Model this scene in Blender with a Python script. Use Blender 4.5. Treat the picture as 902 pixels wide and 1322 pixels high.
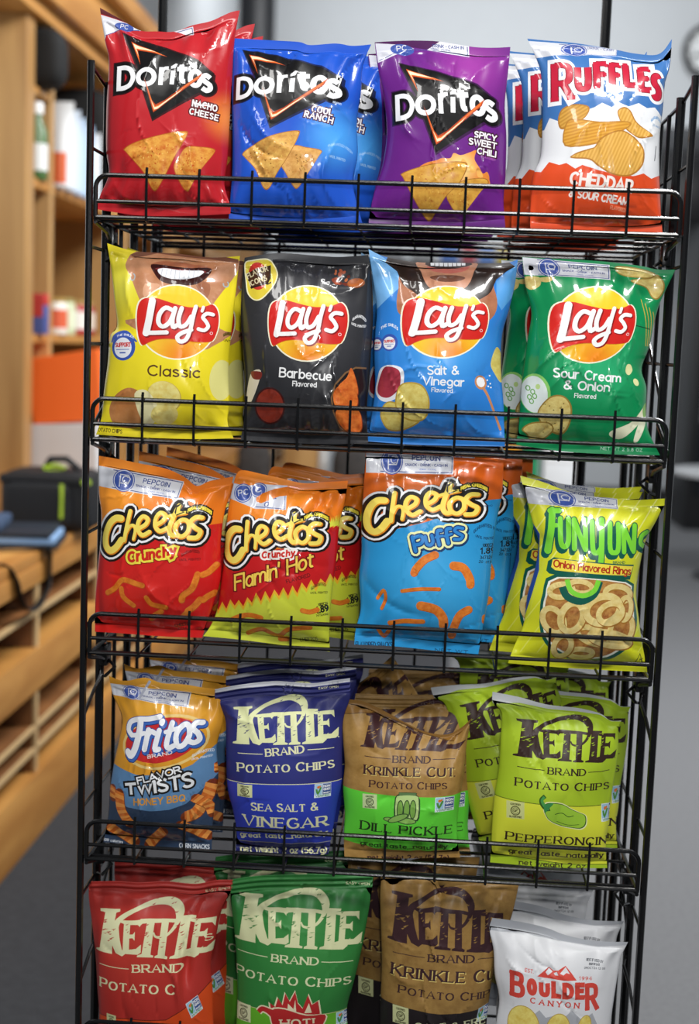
import bpy, bmesh, math, random
import numpy as np
from mathutils import Vector, Matrix
from mathutils.geometry import delaunay_2d_cdt

for o in list(bpy.data.objects):
    bpy.data.objects.remove(o, do_unlink=True)
S = bpy.context.scene
COL = S.collection
V = Vector
R = math.radians

# ------------------------------------------------------------------ camera
CAM = V((0.072, -1.797, 1.448))
PITCH, YAW, ROLL = R(6.9), R(-3.25), R(2.09)
FPX = 1800.0
cp, sp, cyw, syw = math.cos(PITCH), math.sin(PITCH), math.cos(YAW), math.sin(YAW)
FW = V((syw * cp, cyw * cp, -sp))
_rt = V((cyw, -syw, 0)); _up = _rt.cross(FW)
RT = math.cos(ROLL) * _rt + math.sin(ROLL) * _up
UP = -math.sin(ROLL) * _rt + math.cos(ROLL) * _up
cam = bpy.data.cameras.new('camera'); camo = bpy.data.objects.new('camera', cam); COL.objects.link(camo)
m = Matrix((RT, UP, -FW)).transposed().to_4x4(); m.translation = CAM
camo.matrix_world = m
cam.sensor_fit = 'HORIZONTAL'; cam.sensor_width = 24.0
cam.lens = FPX / 902.0 * 24.0
cam.clip_start = 0.05; cam.clip_end = 80
cam.dof.use_dof = True; cam.dof.focus_distance = 1.83
cam.dof.aperture_fstop = 3.0
S.camera = camo

def ray(px, py):
    return (RT * ((px - 451) / FPX) + UP * ((661 - py) / FPX) + FW)
def at(px, py, y):                      # the point at depth y seen at a pixel of the photograph
    d = ray(px, py); t = (y - CAM.y) / d.y
    return CAM + d * t
def at_x(px, py, x):
    d = ray(px, py); t = (x - CAM.x) / d.x
    return CAM + d * t
def at_z(px, py, z):
    d = ray(px, py); t = (z - CAM.z) / d.z
    return CAM + d * t

# ------------------------------------------------------------------ view, world, lights
S.view_settings.view_transform = 'Standard'
S.view_settings.look = 'None'
S.view_settings.exposure = 0.0
S.view_settings.gamma = 1.0
S.view_settings.use_curve_mapping = False
w = bpy.data.worlds.new('world'); S.world = w; w.use_nodes = True
w.node_tree.nodes['Background'].inputs[0].default_value = (0.80, 0.88, 1.0, 1)
w.node_tree.nodes['Background'].inputs[1].default_value = 0.12

def area(name, loc, target, sx, sy, power, col=(1, 1, 1)):
    l = bpy.data.lights.new(name, 'AREA'); l.shape = 'RECTANGLE'; l.size = sx; l.size_y = sy
    l.energy = power; l.color = col
    o = bpy.data.objects.new(name, l); COL.objects.link(o)
    o.location = loc
    o.rotation_euler = (V(target) - V(loc)).to_track_quat('-Z', 'Y').to_euler()
    return o
# fluorescent ceiling fixtures of the shop and the camera's own flash
area('ceiling_lamp_front', (0.6, -1.5, 3.4), (0.05, 0.1, 1.1), 1.2, 0.3, 62, (1, 0.99, 0.97))
area('ceiling_lamp_side', (-1.1, -1.9, 3.3), (-0.1, 0.1, 1.1), 0.3, 1.2, 20, (1, 0.98, 0.95))
area('ceiling_lamp_aisle', (1.9, 3.5, 4.0), (1.6, 3.5, 0), 0.5, 2.4, 260, (0.96, 0.98, 1))
area('ceiling_lamp_back', (0.6, 9.0, 4.9), (0.6, 12, 2.2), 4.0, 0.6, 135, (0.96, 0.98, 1))
area('ceiling_lamp_cabinet', (0.5, 1.3, 3.5), (-1.25, 3.2, 1.2), 0.5, 1.2, 48, (1, 0.97, 0.92))
area('camera_flash', (0.13, -1.72, 1.66), (0.05, 0.1, 1.15), 0.10, 0.05, 8, (1, 1, 1))

# ------------------------------------------------------------------ materials
def lin(c):
    if isinstance(c, str):
        c = [int(c[i:i + 2], 16) for i in (0, 2, 4)]
    return tuple(((x / 255) / 12.92 if x / 255 <= 0.04045 else (((x / 255) + 0.055) / 1.055) ** 2.4) for x in c) + (1,)
MATS = {}
def newmat(name):
    m = bpy.data.materials.new(name); m.use_nodes = True
    nt = m.node_tree
    return m, nt, nt.nodes['Principled BSDF'], nt.nodes.new, nt.links.new
def simple(name, c, rough=0.5, metal=0.0, bump=0.0, bscale=200, var=0.0, vscale=6, coord='Object', spec=0.5):
    """plain procedural surface: colour with soft noise variation and a noise bump"""
    if name in MATS: return MATS[name]
    m, nt, b, N, L = newmat(name)
    c = lin(c)
    b.inputs['Base Color'].default_value = c
    b.inputs['Roughness'].default_value = rough
    b.inputs['Metallic'].default_value = metal
    b.inputs['Specular IOR Level'].default_value = spec
    tc = N('ShaderNodeTexCoord')
    if var > 0:
        n = N('ShaderNodeTexNoise'); n.inputs['Scale'].default_value = vscale; n.inputs['Detail'].default_value = 4
        L(tc.outputs[coord], n.inputs['Vector'])
        mx = N('ShaderNodeMix'); mx.data_type = 'RGBA'
        mx.inputs[6].default_value = tuple(x * (1 - var) for x in c[:3]) + (1,)
        mx.inputs[7].default_value = tuple(min(1, x * (1 + var)) for x in c[:3]) + (1,)
        L(n.outputs['Fac'], mx.inputs[0]); L(mx.outputs[2], b.inputs['Base Color'])
    if bump > 0:
        n = N('ShaderNodeTexNoise'); n.inputs['Scale'].default_value = bscale; n.inputs['Detail'].default_value = 3
        L(tc.outputs[coord], n.inputs['Vector'])
        bp = N('ShaderNodeBump'); bp.inputs['Strength'].default_value = bump; bp.inputs['Distance'].default_value = 0.003
        L(n.outputs['Fac'], bp.inputs['Height']); L(bp.outputs[0], b.inputs['Normal'])
    MATS[name] = m
    return m
def film(c, gloss=True, kind=None, p=None):
    """printed plastic film. kind 'glow': a second print colour p=(u,v,radius,colour) fading out;
       kind 'chip': speckled fried snack print; kind 'ridge': ridged chip print; kind 'kraft': brown paper print"""
    key = ('film', c, gloss, kind, p)
    if key in MATS: return MATS[key]
    m, nt, b, N, L = newmat('film_' + c)
    b.inputs['Base Color'].default_value = lin(c)
    b.inputs['Roughness'].default_value = 0.30 if gloss else 0.45
    b.inputs['Specular IOR Level'].default_value = 0.35
    b.inputs['Coat Weight'].default_value = 0.6 if gloss else 0.1
    b.inputs['Coat Roughness'].default_value = 0.035 if gloss else 0.25
    uv = N('ShaderNodeUVMap')
    n = N('ShaderNodeTexNoise'); n.inputs['Scale'].default_value = 4; n.inputs['Detail'].default_value = 1.5
    L(uv.outputs[0], n.inputs['Vector'])
    bp = N('ShaderNodeBump'); bp.inputs['Strength'].default_value = 0.12 if gloss else 0.10
    bp.inputs['Distance'].default_value = 0.004
    L(n.outputs['Fac'], bp.inputs['Height'])
    L(bp.outputs[0], b.inputs['Normal']); L(bp.outputs[0], b.inputs['Coat Normal'])
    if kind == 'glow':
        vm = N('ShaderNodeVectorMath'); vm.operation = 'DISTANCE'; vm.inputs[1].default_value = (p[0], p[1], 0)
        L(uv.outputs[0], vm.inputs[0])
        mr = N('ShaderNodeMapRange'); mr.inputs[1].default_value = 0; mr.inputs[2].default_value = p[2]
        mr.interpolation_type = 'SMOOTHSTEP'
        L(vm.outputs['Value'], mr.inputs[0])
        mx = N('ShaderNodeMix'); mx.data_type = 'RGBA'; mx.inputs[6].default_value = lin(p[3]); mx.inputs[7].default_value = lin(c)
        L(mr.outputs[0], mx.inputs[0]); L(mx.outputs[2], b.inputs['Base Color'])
    elif kind in ('chip', 'kraft', 'skin'):
        n2 = N('ShaderNodeTexNoise'); n2.inputs['Scale'].default_value = {'chip': 11, 'kraft': 7, 'skin': 3}[kind]
        n2.inputs['Detail'].default_value = 5; n2.inputs['Roughness'].default_value = 0.65
        L(uv.outputs[0], n2.inputs['Vector'])
        cr = N('ShaderNodeValToRGB'); cr.color_ramp.elements[0].position = 0.3; cr.color_ramp.elements[1].position = 0.6
        cr.color_ramp.elements[0].color = lin(p); cr.color_ramp.elements[1].color = lin(c)
        L(n2.outputs['Fac'], cr.inputs[0]); L(cr.outputs[0], b.inputs['Base Color'])
    elif kind == 'ridge':
        wv = N('ShaderNodeTexWave'); wv.inputs['Scale'].default_value = 7.5; wv.inputs['Distortion'].default_value = 1.2
        mp = N('ShaderNodeMapping'); mp.inputs['Rotation'].default_value = (0, 0, R(p[1]))
        L(uv.outputs[0], mp.inputs[0]); L(mp.outputs[0], wv.inputs['Vector'])
        mx = N('ShaderNodeMix'); mx.data_type = 'RGBA'; mx.inputs[6].default_value = lin(p[0]); mx.inputs[7].default_value = lin(c)
        L(wv.outputs['Fac'], mx.inputs[0]); L(mx.outputs[2], b.inputs['Base Color'])
    MATS[key] = m
    return m
def wood(name, c1, c2, rough=0.4, axis='Z', scale=1.0):
    if name in MATS: return MATS[name]
    m, nt, b, N, L = newmat(name)
    tc = N('ShaderNodeTexCoord'); mp = N('ShaderNodeMapping')
    s = {'X': (1, 9, 9), 'Y': (9, 1, 9), 'Z': (9, 9, 1)}[axis]
    mp.inputs['Scale'].default_value = tuple(q * scale for q in s)
    n = N('ShaderNodeTexNoise'); n.inputs['Scale'].default_value = 1.6; n.inputs['Detail'].default_value = 6; n.inputs['Distortion'].default_value = 0.6
    cr = N('ShaderNodeValToRGB'); cr.color_ramp.elements[0].color = lin(c2); cr.color_ramp.elements[1].color = lin(c1)
    cr.color_ramp.elements[0].position = 0.3; cr.color_ramp.elements[1].position = 0.65
    L(tc.outputs['Object'], mp.inputs[0]); L(mp.outputs[0], n.inputs['Vector']); L(n.outputs['Fac'], cr.inputs[0])
    L(cr.outputs[0], b.inputs['Base Color']); b.inputs['Roughness'].default_value = rough
    MATS[name] = m
    return m

# ------------------------------------------------------------------ objects
def tag(o, label=None, cat=None, group=None, kind=None):
    if label: o['label'] = label
    if cat: o['category'] = cat
    if group: o['group'] = group
    if kind: o['kind'] = kind
    return o
def empty(name, loc, label=None, cat=None, group=None, rz=0.0, parent=None):
    o = bpy.data.objects.new(name, None); COL.objects.link(o)
    o.empty_display_size = 0.05; o.location = loc; o.rotation_euler = (0, 0, rz)
    if parent: o.parent = parent
    return tag(o, label, cat, group)
class MB:
    """collects shapes into ONE mesh"""
    def __init__(self): self.v = []; self.f = []; self.mi = []; self.sm = []
    def add(self, vs, fs, mi=0, smooth=False):
        b = len(self.v); self.v += [tuple(q) for q in vs]
        for f in fs: self.f.append([b + i for i in f]); self.mi.append(mi); self.sm.append(smooth)
    def box(self, lo, hi, mi=0, bev=0.0):
        if bev <= 0:
            x0, y0, z0 = lo; x1, y1, z1 = hi
            vs = [(x0, y0, z0), (x1, y0, z0), (x1, y1, z0), (x0, y1, z0), (x0, y0, z1), (x1, y0, z1), (x1, y1, z1), (x0, y1, z1)]
            fs = [(0, 3, 2, 1), (4, 5, 6, 7), (0, 1, 5, 4), (1, 2, 6, 5), (2, 3, 7, 6), (3, 0, 4, 7)]
            self.add(vs, fs, mi); return
        bm = bmesh.new(); bmesh.ops.create_cube(bm, size=1)
        c = [(a + b) / 2 for a, b in zip(lo, hi)]; s = [abs(b - a) for a, b in zip(lo, hi)]
        for q in bm.verts: q.co = V((c[0] + q.co.x * s[0], c[1] + q.co.y * s[1], c[2] + q.co.z * s[2]))
        bmesh.ops.bevel(bm, geom=bm.edges[:], offset=bev, segments=2, affect='EDGES', profile=0.6)
        bm.verts.index_update()
        self.add([q.co for q in bm.verts], [[q.index for q in f.verts] for f in bm.faces], mi, True)
        bm.free()
    def prism(self, poly, d, mi=0):
        """extrude a planar polygon (3D points) by vector d"""
        n = len(poly); d = V(d); vs = [V(q) for q in poly] + [V(q) + d for q in poly]
        fs = [list(range(n))[::-1], list(range(n, 2 * n))] + [(i, (i + 1) % n, n + (i + 1) % n, n + i) for i in range(n)]
        self.add(vs, fs, mi)
    def tube(self, pts, r, mi=0, n=8, closed=False, cap=True):
        pts = [V(q) for q in pts]; k = len(pts); rings = []
        up = None
        for i, q in enumerate(pts):
            a = pts[(i - 1) % k] if (i > 0 or closed) else q; b = pts[(i + 1) % k] if (i < k - 1 or closed) else q
            t = (b - a).normalized()
            if up is None:
                up = V((0, 0, 1)) if abs(t.z) < 0.9 else V((0, 1, 0))
            up = (up - t * up.dot(t)).normalized(); sd = t.cross(up)
            rr = r[i] if isinstance(r, (list, tuple)) else r
            rings.append([q + up * (math.cos(6.28318 * j / n) * rr) + sd * (math.sin(6.28318 * j / n) * rr) for j in range(n)])
        vs = [q for g in rings for q in g]; fs = []
        for i in range(k if closed else k - 1):
            for j in range(n):
                a = i * n + j; b = i * n + (j + 1) % n; c = ((i + 1) % k) * n + (j + 1) % n; d = ((i + 1) % k) * n + j
                fs.append((a, b, c, d))
        if cap and not closed:
            fs.append(list(range(n))); fs.append(list(range((k - 1) * n, k * n))[::-1])
        self.add(vs, fs, mi, True)
    def lathe(self, c, prof, mi=0, n=24, axis='Z'):
        vs = []; fs = []
        for (r, h) in prof:
            for j in range(n):
                a = 6.28318 * j / n; p = (r * math.cos(a), r * math.sin(a), h)
                if axis == 'Y': p = (p[0], p[2], p[1])
                vs.append((c[0] + p[0], c[1] + p[1], c[2] + p[2]))
        for i in range(len(prof) - 1):
            for j in range(n):
                fs.append((i * n + j, i * n + (j + 1) % n, (i + 1) * n + (j + 1) % n, (i + 1) * n + j))
        fs.append(list(range(n))[::-1]); fs.append(list(range((len(prof) - 1) * n, len(prof) * n)))
        self.add(vs, fs, mi, True)
    def build(self, name, mats, parent=None, origin=None):
        if not isinstance(mats, (list, tuple)): mats = [mats]
        me = bpy.data.meshes.new(name)
        o3 = V(origin) if origin is not None else V((0, 0, 0))
        me.from_pydata([tuple(V(q) - o3) for q in self.v], [], self.f)
        for mm in mats: me.materials.append(mm)
        me.polygons.foreach_set('material_index', self.mi); me.polygons.foreach_set('use_smooth', self.sm)
        me.validate(); me.update()
        bm = bmesh.new(); bm.from_mesh(me); bmesh.ops.recalc_face_normals(bm, faces=bm.faces[:]); bm.to_mesh(me); bm.free()
        if any(self.sm): me.set_sharp_from_angle(angle=R(40))
        o = bpy.data.objects.new(name, me); COL.objects.link(o)
        if parent: o.parent = parent
        elif origin is not None: o.location = o3
        return o
def dup(root, loc, rz=None, label=None, ry=None, rx=None):
    r = root.copy(); COL.objects.link(r); r.location = loc
    e = list(root.rotation_euler)
    if rx is not None: e[0] = rx
    if ry is not None: e[1] = ry
    if rz is not None: e[2] = rz
    r.rotation_euler = e
    if label: r['label'] = label
    for ch in list(root.children):
        c = ch.copy(); COL.objects.link(c); c.parent = r
        for g in list(ch.children):
            d = g.copy(); COL.objects.link(d); d.parent = c
    return r

# ------------------------------------------------------------------ stroke lettering
_G = """A70:0,0 35,100 70,0;13,35 57,35
B58:0,0 0,100;~0,100 30,100 48,92 52,76 47,61 30,53 0,53;~0,53 34,53 52,45 58,27 53,9 34,0 0,0
C66:~64,82 50,97 34,100 12,88 1,62 1,38 12,12 34,0 50,3 64,18
D66:0,0 0,100;~0,100 26,100 52,88 65,62 65,38 52,12 26,0 0,0
E54:0,0 0,100;0,100 52,100;0,52 44,52;0,0 54,0
F52:0,0 0,100;0,100 52,100;0,52 42,52
G68:~64,84 50,97 34,100 12,88 1,62 1,38 12,12 34,0 52,4 66,15;66,12 66,46;42,46 66,46
H66:0,0 0,100;66,0 66,100;0,52 66,52
I2:0,0 0,100
J40:~40,100 40,25 30,3 14,0 0,14
K62:0,0 0,100;60,100 0,40;20,58 64,0
L50:0,0 0,100;0,0 50,0
M80:0,0 0,100;0,100 40,15 80,100;80,100 80,0
N66:0,0 0,100;0,100 66,0;66,0 66,100
O72:o36,100 11,87 0,50 11,13 36,0 61,13 72,50 61,87
P58:0,0 0,100;~0,100 34,100 53,92 57,73 53,54 34,46 0,46
Q74:o36,100 11,87 0,50 11,13 36,0 61,13 72,50 61,87;44,26 72,-4
R62:0,0 0,100;~0,100 34,100 53,92 57,73 53,54 34,46 0,46;30,46 62,0
S56:~53,84 40,97 26,100 7,92 2,75 13,59 42,44 55,27 48,7 28,0 13,3 0,16
T60:30,0 30,100;0,100 60,100
U64:~0,100 0,68 0,35 8,8 32,0 56,8 64,35 64,68 64,100
V68:0,100 34,0 68,100
W92:0,100 23,0 46,95 69,0 92,100
X64:0,0 64,100;0,100 64,0
Y64:0,100 32,48;64,100 32,48;32,48 32,0
Z58:0,100 58,100 0,0 58,0
&72:~70,0 20,70 18,92 34,100 48,90 42,72 8,42 4,16 22,0 46,8 66,44
a48:o24,68 6,56 0,34 6,12 24,0 42,12 48,34 42,56;48,68 48,0
b50:0,100 0,0;o26,68 8,56 2,34 8,12 26,0 44,12 50,34 44,56
c44:~43,56 26,68 8,58 0,34 8,10 26,0 43,12
d48:o24,68 6,56 0,34 6,12 24,0 42,12 48,34 42,56;48,100 48,0
e48:2,36 46,36;~46,36 42,58 24,68 6,57 0,34 7,10 25,0 45,12
f34:~36,94 22,100 12,92 11,70 11,35 11,0;0,66 30,66
g48:o24,68 6,56 0,34 6,12 24,0 42,12 48,34 42,56;~48,68 48,20 48,-12 40,-28 22,-32 4,-24
h46:0,100 0,0;~0,40 8,62 26,68 42,58 46,36 46,18 46,0
i2:0,68 0,0;0,86 0,98
k44:0,100 0,0;42,68 0,26;16,40 46,0
l2:0,100 0,0
m76:0,68 0,0;~0,44 10,66 24,68 36,58 38,40 38,20 38,0;~38,44 48,66 62,68 74,58 76,40 76,20 76,0
n46:0,68 0,0;~0,40 8,62 26,68 42,58 46,36 46,18 46,0
o50:o25,68 7,58 0,34 7,10 25,0 43,10 50,34 43,58
p50:0,68 0,-32;o26,68 8,56 2,34 8,12 26,0 44,12 50,34 44,56
r32:0,68 0,0;~0,40 8,60 20,68 32,66
s40:~38,57 20,68 5,61 4,48 20,36 36,25 37,9 20,0 0,10
t32:~12,92 12,60 12,18 18,3 32,2;0,68 30,68
u46:~0,68 0,28 6,6 22,0 40,10 46,30;46,68 46,0
v46:0,68 23,0 46,68
w68:0,68 17,0 34,66 51,0 68,68
x44:0,68 44,0;0,0 44,68
y46:0,68 23,0;46,68 23,0 12,-28 0,-32
z42:0,68 42,68 0,0 42,0
056:o28,100 8,86 0,50 8,14 28,0 48,14 56,50 48,86
130:0,82 18,100 18,0
254:~2,82 14,98 30,100 48,88 50,70 36,46 2,0;2,0 54,0
354:~2,90 24,100 48,88 48,66 24,54;~24,54 52,42 52,14 26,0 0,10
456:44,0 44,100 0,30 58,30
554:50,100 8,100 4,56;~4,56 28,64 50,50 54,28 44,6 22,0 0,10
654:~46,94 24,90 4,60 2,30 14,4 30,0 50,12 52,36 38,58 20,58 4,40
752:0,100 52,100 18,0
854:o27,100 8,90 6,72 27,55 48,72 46,90;o27,55 4,40 2,16 27,0 52,16 50,40
954:~8,6 30,10 50,40 52,70 40,96 24,100 4,88 2,64 16,44 34,44 50,62
.6:2,0 4,2
,6:4,4 0,-14
!4:2,100 2,30;2,0 2,4
'4:2,100 0,76
-30:0,42 30,42
(20:~20,108 4,70 4,30 20,-8
)20:~0,108 16,70 16,30 0,-8
*20:4,44 16,44;10,38 10,50
%4:2,100 2,80"""
GL = {}
for _l in _G.split('\n'):
    _h, _b = _l.split(':', 1)
    st = []
    for q in _b.split(';'):
        k = 'l'
        if q[0] in '~o': k = q[0]; q = q[1:]
        st.append((k, [tuple(float(z) for z in p.split(',')) for p in q.split()]))
    GL[_h[0]] = (float(_h[1:]), st)

def catmull(pts, sub, closed=False):
    n = len(pts); out = []
    if sub <= 1: return list(pts)
    for i in range(n if closed else n - 1):
        p1 = pts[i]; p2 = pts[(i + 1) % n]
        p0 = pts[(i - 1) % n] if (closed or i > 0) else p1
        p3 = pts[(i + 2) % n] if (closed or i < n - 2) else p2
        for j in range(sub):
            t = j / sub
            out.append(tuple(0.5 * (2 * b + (c - a) * t + (2 * a - 5 * b + 4 * c - d) * t * t + (-a + 3 * b - 3 * c + d) * t ** 3)
                             for a, b, c, d in zip(p0, p1, p2, p3)))
    if not closed: out.append(tuple(pts[-1]))
    return out
def hull(P):
    P = sorted(set(P))
    if len(P) < 3: return P
    def half(Q):
        h = []
        for p in Q:
            while len(h) > 1 and (h[-1][0] - h[-2][0]) * (p[1] - h[-2][1]) - (h[-1][1] - h[-2][1]) * (p[0] - h[-2][0]) <= 0: h.pop()
            h.append(p)
        return h[:-1]
    return half(P) + half(P[::-1])
def inside(P, x, y):
    r = False; n = len(P); j = n - 1
    for i in range(n):
        a, b = P[i], P[j]
        if (a[1] > y) != (b[1] > y) and x < (b[0] - a[0]) * (y - a[1]) / (b[1] - a[1]) + a[0]: r = not r
        j = i
    return r
def ribbon(pts, wid, closed=False, cap='butt'):
    """list of convex quads following a path; wid = width (number or per-point list)"""
    n = len(pts)
    if n < 2: return []
    ws = wid if isinstance(wid, (list, tuple)) else [wid] * n
    pts = [tuple(p) for p in pts]
    if cap == 'square' and not closed:
        def ext(a, b, d):
            l = math.hypot(a[0] - b[0], a[1] - b[1]) or 1
            return (a[0] + (a[0] - b[0]) / l * d, a[1] + (a[1] - b[1]) / l * d)
        s, e = ext(pts[0], pts[1], ws[0] / 2), ext(pts[-1], pts[-2], ws[-1] / 2)
        pts[0] = s; pts[-1] = e
    L_, R_ = [], []
    for i in range(n):
        a = pts[(i - 1) % n] if (closed or i > 0) else None
        b = pts[(i + 1) % n] if (closed or i < n - 1) else None
        ds = []
        for u, v in ((a, pts[i]), (pts[i], b)):
            if u is None or v is None: continue
            l = math.hypot(v[0] - u[0], v[1] - u[1])
            if l > 1e-9: ds.append(((v[0] - u[0]) / l, (v[1] - u[1]) / l))
        if not ds: ds = [(1, 0)]
        t = (sum(d[0] for d in ds), sum(d[1] for d in ds)); l = math.hypot(*t)
        t = ds[0] if l < 1e-6 else (t[0] / l, t[1] / l)
        nx, ny = -t[1], t[0]
        co = max(0.55, abs(nx * -ds[0][1] + ny * ds[0][0]))
        h = ws[i] / 2 / co
        L_.append((pts[i][0] + nx * h, pts[i][1] + ny * h)); R_.append((pts[i][0] - nx * h, pts[i][1] - ny * h))
    out = []
    for i in range(n if closed else n - 1):
        j = (i + 1) % n
        out.append(hull([L_[i], R_[i], R_[j], L_[j]]))
    if cap == 'round' and not closed:
        for q, w_ in ((pts[0], ws[0]), (pts[-1], ws[-1])):
            out.append([(q[0] + w_ / 2 * math.cos(a * math.pi / 5), q[1] + w_ / 2 * math.sin(a * math.pi / 5)) for a in range(10)])
    return out

def homography(src, dst):
    A = []; b = []
    if len(src) == 3:
        M = np.array([[x, y, 1] for x, y in src], float)
        X = np.linalg.solve(M, np.array(dst, float))
        H = np.eye(3); H[:2, :] = X.T
        return H
    for (x, y), (u, v) in zip(src, dst):
        A.append([x, y, 1, 0, 0, 0, -u * x, -u * y]); b.append(u)
        A.append([0, 0, 0, x, y, 1, -v * x, -v * y]); b.append(v)
    h = np.linalg.solve(np.array(A, float), np.array(b, float))
    return np.append(h, 1).reshape(3, 3)

# ------------------------------------------------------------------ printed snack bags
def resample(pts, n):
    p = np.array(pts, float); d = np.r_[0, np.cumsum(np.hypot(*np.diff(p, axis=0).T))]; d /= d[-1]
    t = np.linspace(0, 1, n)
    return np.stack([np.interp(t, d, p[:, 0]), np.interp(t, d, p[:, 1])], 1)
RTn, UPn, FWn, CAMn = (np.array(q) for q in (RT, UP, FW, CAM))
ROWZ = [1.65 - 0.285 * i for i in range(6)]          # height of each shelf's front rail
FLOORZ = [z - 0.053 for z in ROWZ]

class Bag:
    def __init__(s, crop, top, right, bottom, left, base, gloss=True, vt=0.06, vb=0.05):
        s.x0, s.y0, s.k = crop
        f = lambda q: [(s.x0 + a / s.k, s.y0 + b / s.k) for a, b in q]
        N = 81
        s.side = [resample(catmull(f(q), 6), N) for q in (top, right, bottom, left)]
        T, Rr, B, Lf = s.side
        for A, ia, Bq, ib in ((T, 0, Lf, 0), (T, -1, Rr, 0), (B, 0, Lf, -1), (B, -1, Rr, -1)):
            mid = (A[ia] + Bq[ib]) / 2; A[ia] = mid; Bq[ib] = mid
        s.layers = []; s.mats = []; s.H = None; s.part = 'pouch'; s.gloss = gloss; s.base = base
        s.vt, s.vb = vt, vb
        s.bg = s.mat(base)
    def mat(s, c):
        m = c if not isinstance(c, str) else film(c, s.gloss)
        if m not in s.mats: s.mats.append(m)
        return s.mats.index(m)
    def uvp(s, x, y):                   # print coordinates of a traced point
        return ((s.x0 + x / s.k) / 100, -(s.y0 + y / s.k) / 100)
    def xf(s, p):
        x, y = p
        if s.H is not None:
            q = s.H @ np.array([x, y, 1.0]); x, y = q[0] / q[2], q[1] / q[2]
        return (s.x0 + x / s.k, s.y0 + y / s.k)
    def raw(s, c, polys):
        mi = s.mat(c)
        for p in polys: s.layers.append(([s.xf(q) for q in p], mi, s.part))
    def poly(s, c, pts, smooth=0):
        if smooth: pts = catmull(pts, smooth, True)
        s.raw(c, [pts])
    def ell(s, c, cx, cy, rx, ry=None, rot=0, n=28):
        ry = ry or rx; a = R(rot)
        s.raw(c, [[(cx + rx * math.cos(t) * math.cos(a) - ry * math.sin(t) * math.sin(a),
                    cy + rx * math.cos(t) * math.sin(a) + ry * math.sin(t) * math.cos(a)) for t in (2 * math.pi * i / n for i in range(n))]])
    def ring(s, c, cx, cy, rx, ry, w, a0=0, a1=360, n=28, rot=0):
        full = abs(a1 - a0) >= 360; a = R(rot)
        pts = []
        for i in range(n if full else n + 1):
            t = R(a0 + (a1 - a0) * i / n); x, y = rx * math.cos(t), ry * math.sin(t)
            pts.append((cx + x * math.cos(a) - y * math.sin(a), cy + x * math.sin(a) + y * math.cos(a)))
        s.raw(c, ribbon(pts, w, full))
    def line(s, c, pts, w, smooth=0, cap='butt', closed=False):
        ws = w
        if smooth:
            n = len(pts)
            if isinstance(w, (list, tuple)):
                q = catmull([(a, b, d) for (a, b), d in zip(pts, w)], smooth, closed); pts = [(a, b) for a, b, _ in q]; ws = [d for _, _, d in q]
            else: pts = catmull(pts, smooth, closed)
        s.raw(c, ribbon(pts, ws, closed, cap))
    # --- lettering
    def _glyph(s, ch, fn, w, style, sub, cap, contrast):
        """fn maps glyph coords to local coords; w = stroke width in local units"""
        out = []
        for k, pts in GL[ch][1]:
            cl = k == 'o'
            if k in '~o': pts = catmull(pts, sub, cl)
            q = [fn(*p) for p in pts]; n = len(q)
            ws = []
            for i in range(n):
                a = pts[(i - 1) % n] if (cl or i) else pts[i]; b = pts[(i + 1) % n] if (cl or i < n - 1) else pts[i]
                dx, dy = b[0] - a[0], b[1] - a[1]; l = math.hypot(dx, dy) or 1
                vert = abs(dy) / l
                if style == 'serif' and k == 'l' and ch in 'AVWNMXYK' and dx * dy > 0 and vert < 0.97: vert *= 0.15
                ws.append(w * (contrast + (1 - contrast) * vert))
            c_ = cap if k == 'l' else ('butt' if cap == 'square' else cap)
            out += ribbon(q, ws, cl, c_)
            if style in ('serif', 'slab') and not cl:
                for e, o in ((0, 1), (-1, -2)):
                    g = pts[e]; h = pts[o]; dx, dy = g[0] - h[0], g[1] - h[1]; l = math.hypot(dx, dy) or 1
                    sl = 14 if style == 'serif' else 16
                    if k == 'l' and abs(dy) / l > 0.6 and (g[1] in (0, 100) or (style == 'slab' and g[1] in (68, -32))):
                        if ch in 'iljr' and g[1] > 60 and style == 'slab': out += ribbon([fn(g[0] - sl - 4, g[1]), fn(g[0], g[1])], w * 0.5, False, 'butt')
                        elif ch in 'ABDPRFEL' and g[0] == 0 or ch not in 'VWAMN' or g[1] == 0 or True:
                            out += ribbon([fn(g[0] - sl, g[1]), fn(g[0] + sl, g[1])], w * (0.42 if style == 'serif' else 0.6), False, 'butt')
                    elif k == 'l' and abs(dx) / l > 0.8 and ch in 'ETFLZ' and g[0] not in (0,):
                        out += ribbon([fn(g[0], g[1] - (0 if g[1] == 0 else 16 if g[1] == 100 else 9)), fn(g[0], g[1] + (16 if g[1] == 0 else 0 if g[1] == 100 else 9))], w * 0.42, False, 'butt')
                    elif k == 'l' and ch == 'T' and abs(dx) / l > 0.8:
                        out += ribbon([fn(g[0], 84), fn(g[0], 100)], w * 0.42, False, 'butt')
        return out
    def text(s, txt, p0, p1, h, w=0.16, c='ffffff', style='sans', outline=None, h1=None, bow=0.0, slant=0.0, gap=24, shadow=None, sub=None, small=None):
        """lettering along the baseline p0 to p1 (traced coordinates), cap height h; outline = [(colour, extra width)]"""
        adv = 0; pos = []
        for i, ch in enumerate(txt):
            if ch == ' ': adv += 42; continue
            sc = small if (small and i and txt[i - 1] != ' ') else 1.0
            pos.append((ch, adv, sc)); adv += GL[ch][0] * sc + gap
        adv -= gap
        L_ = math.hypot(p1[0] - p0[0], p1[1] - p0[1]); ux, uy = (p1[0] - p0[0]) / L_, (p1[1] - p0[1]) / L_
        nx, ny = uy, -ux                                   # up in a y-down picture
        h1 = h1 or h
        wpx = w * h
        px = h / s.k
        sub = sub or (1 if px < 5 else 2 if px < 13 else 3)
        polys = []; shad = []; outs = [[] for _ in (outline or [])]
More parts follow.
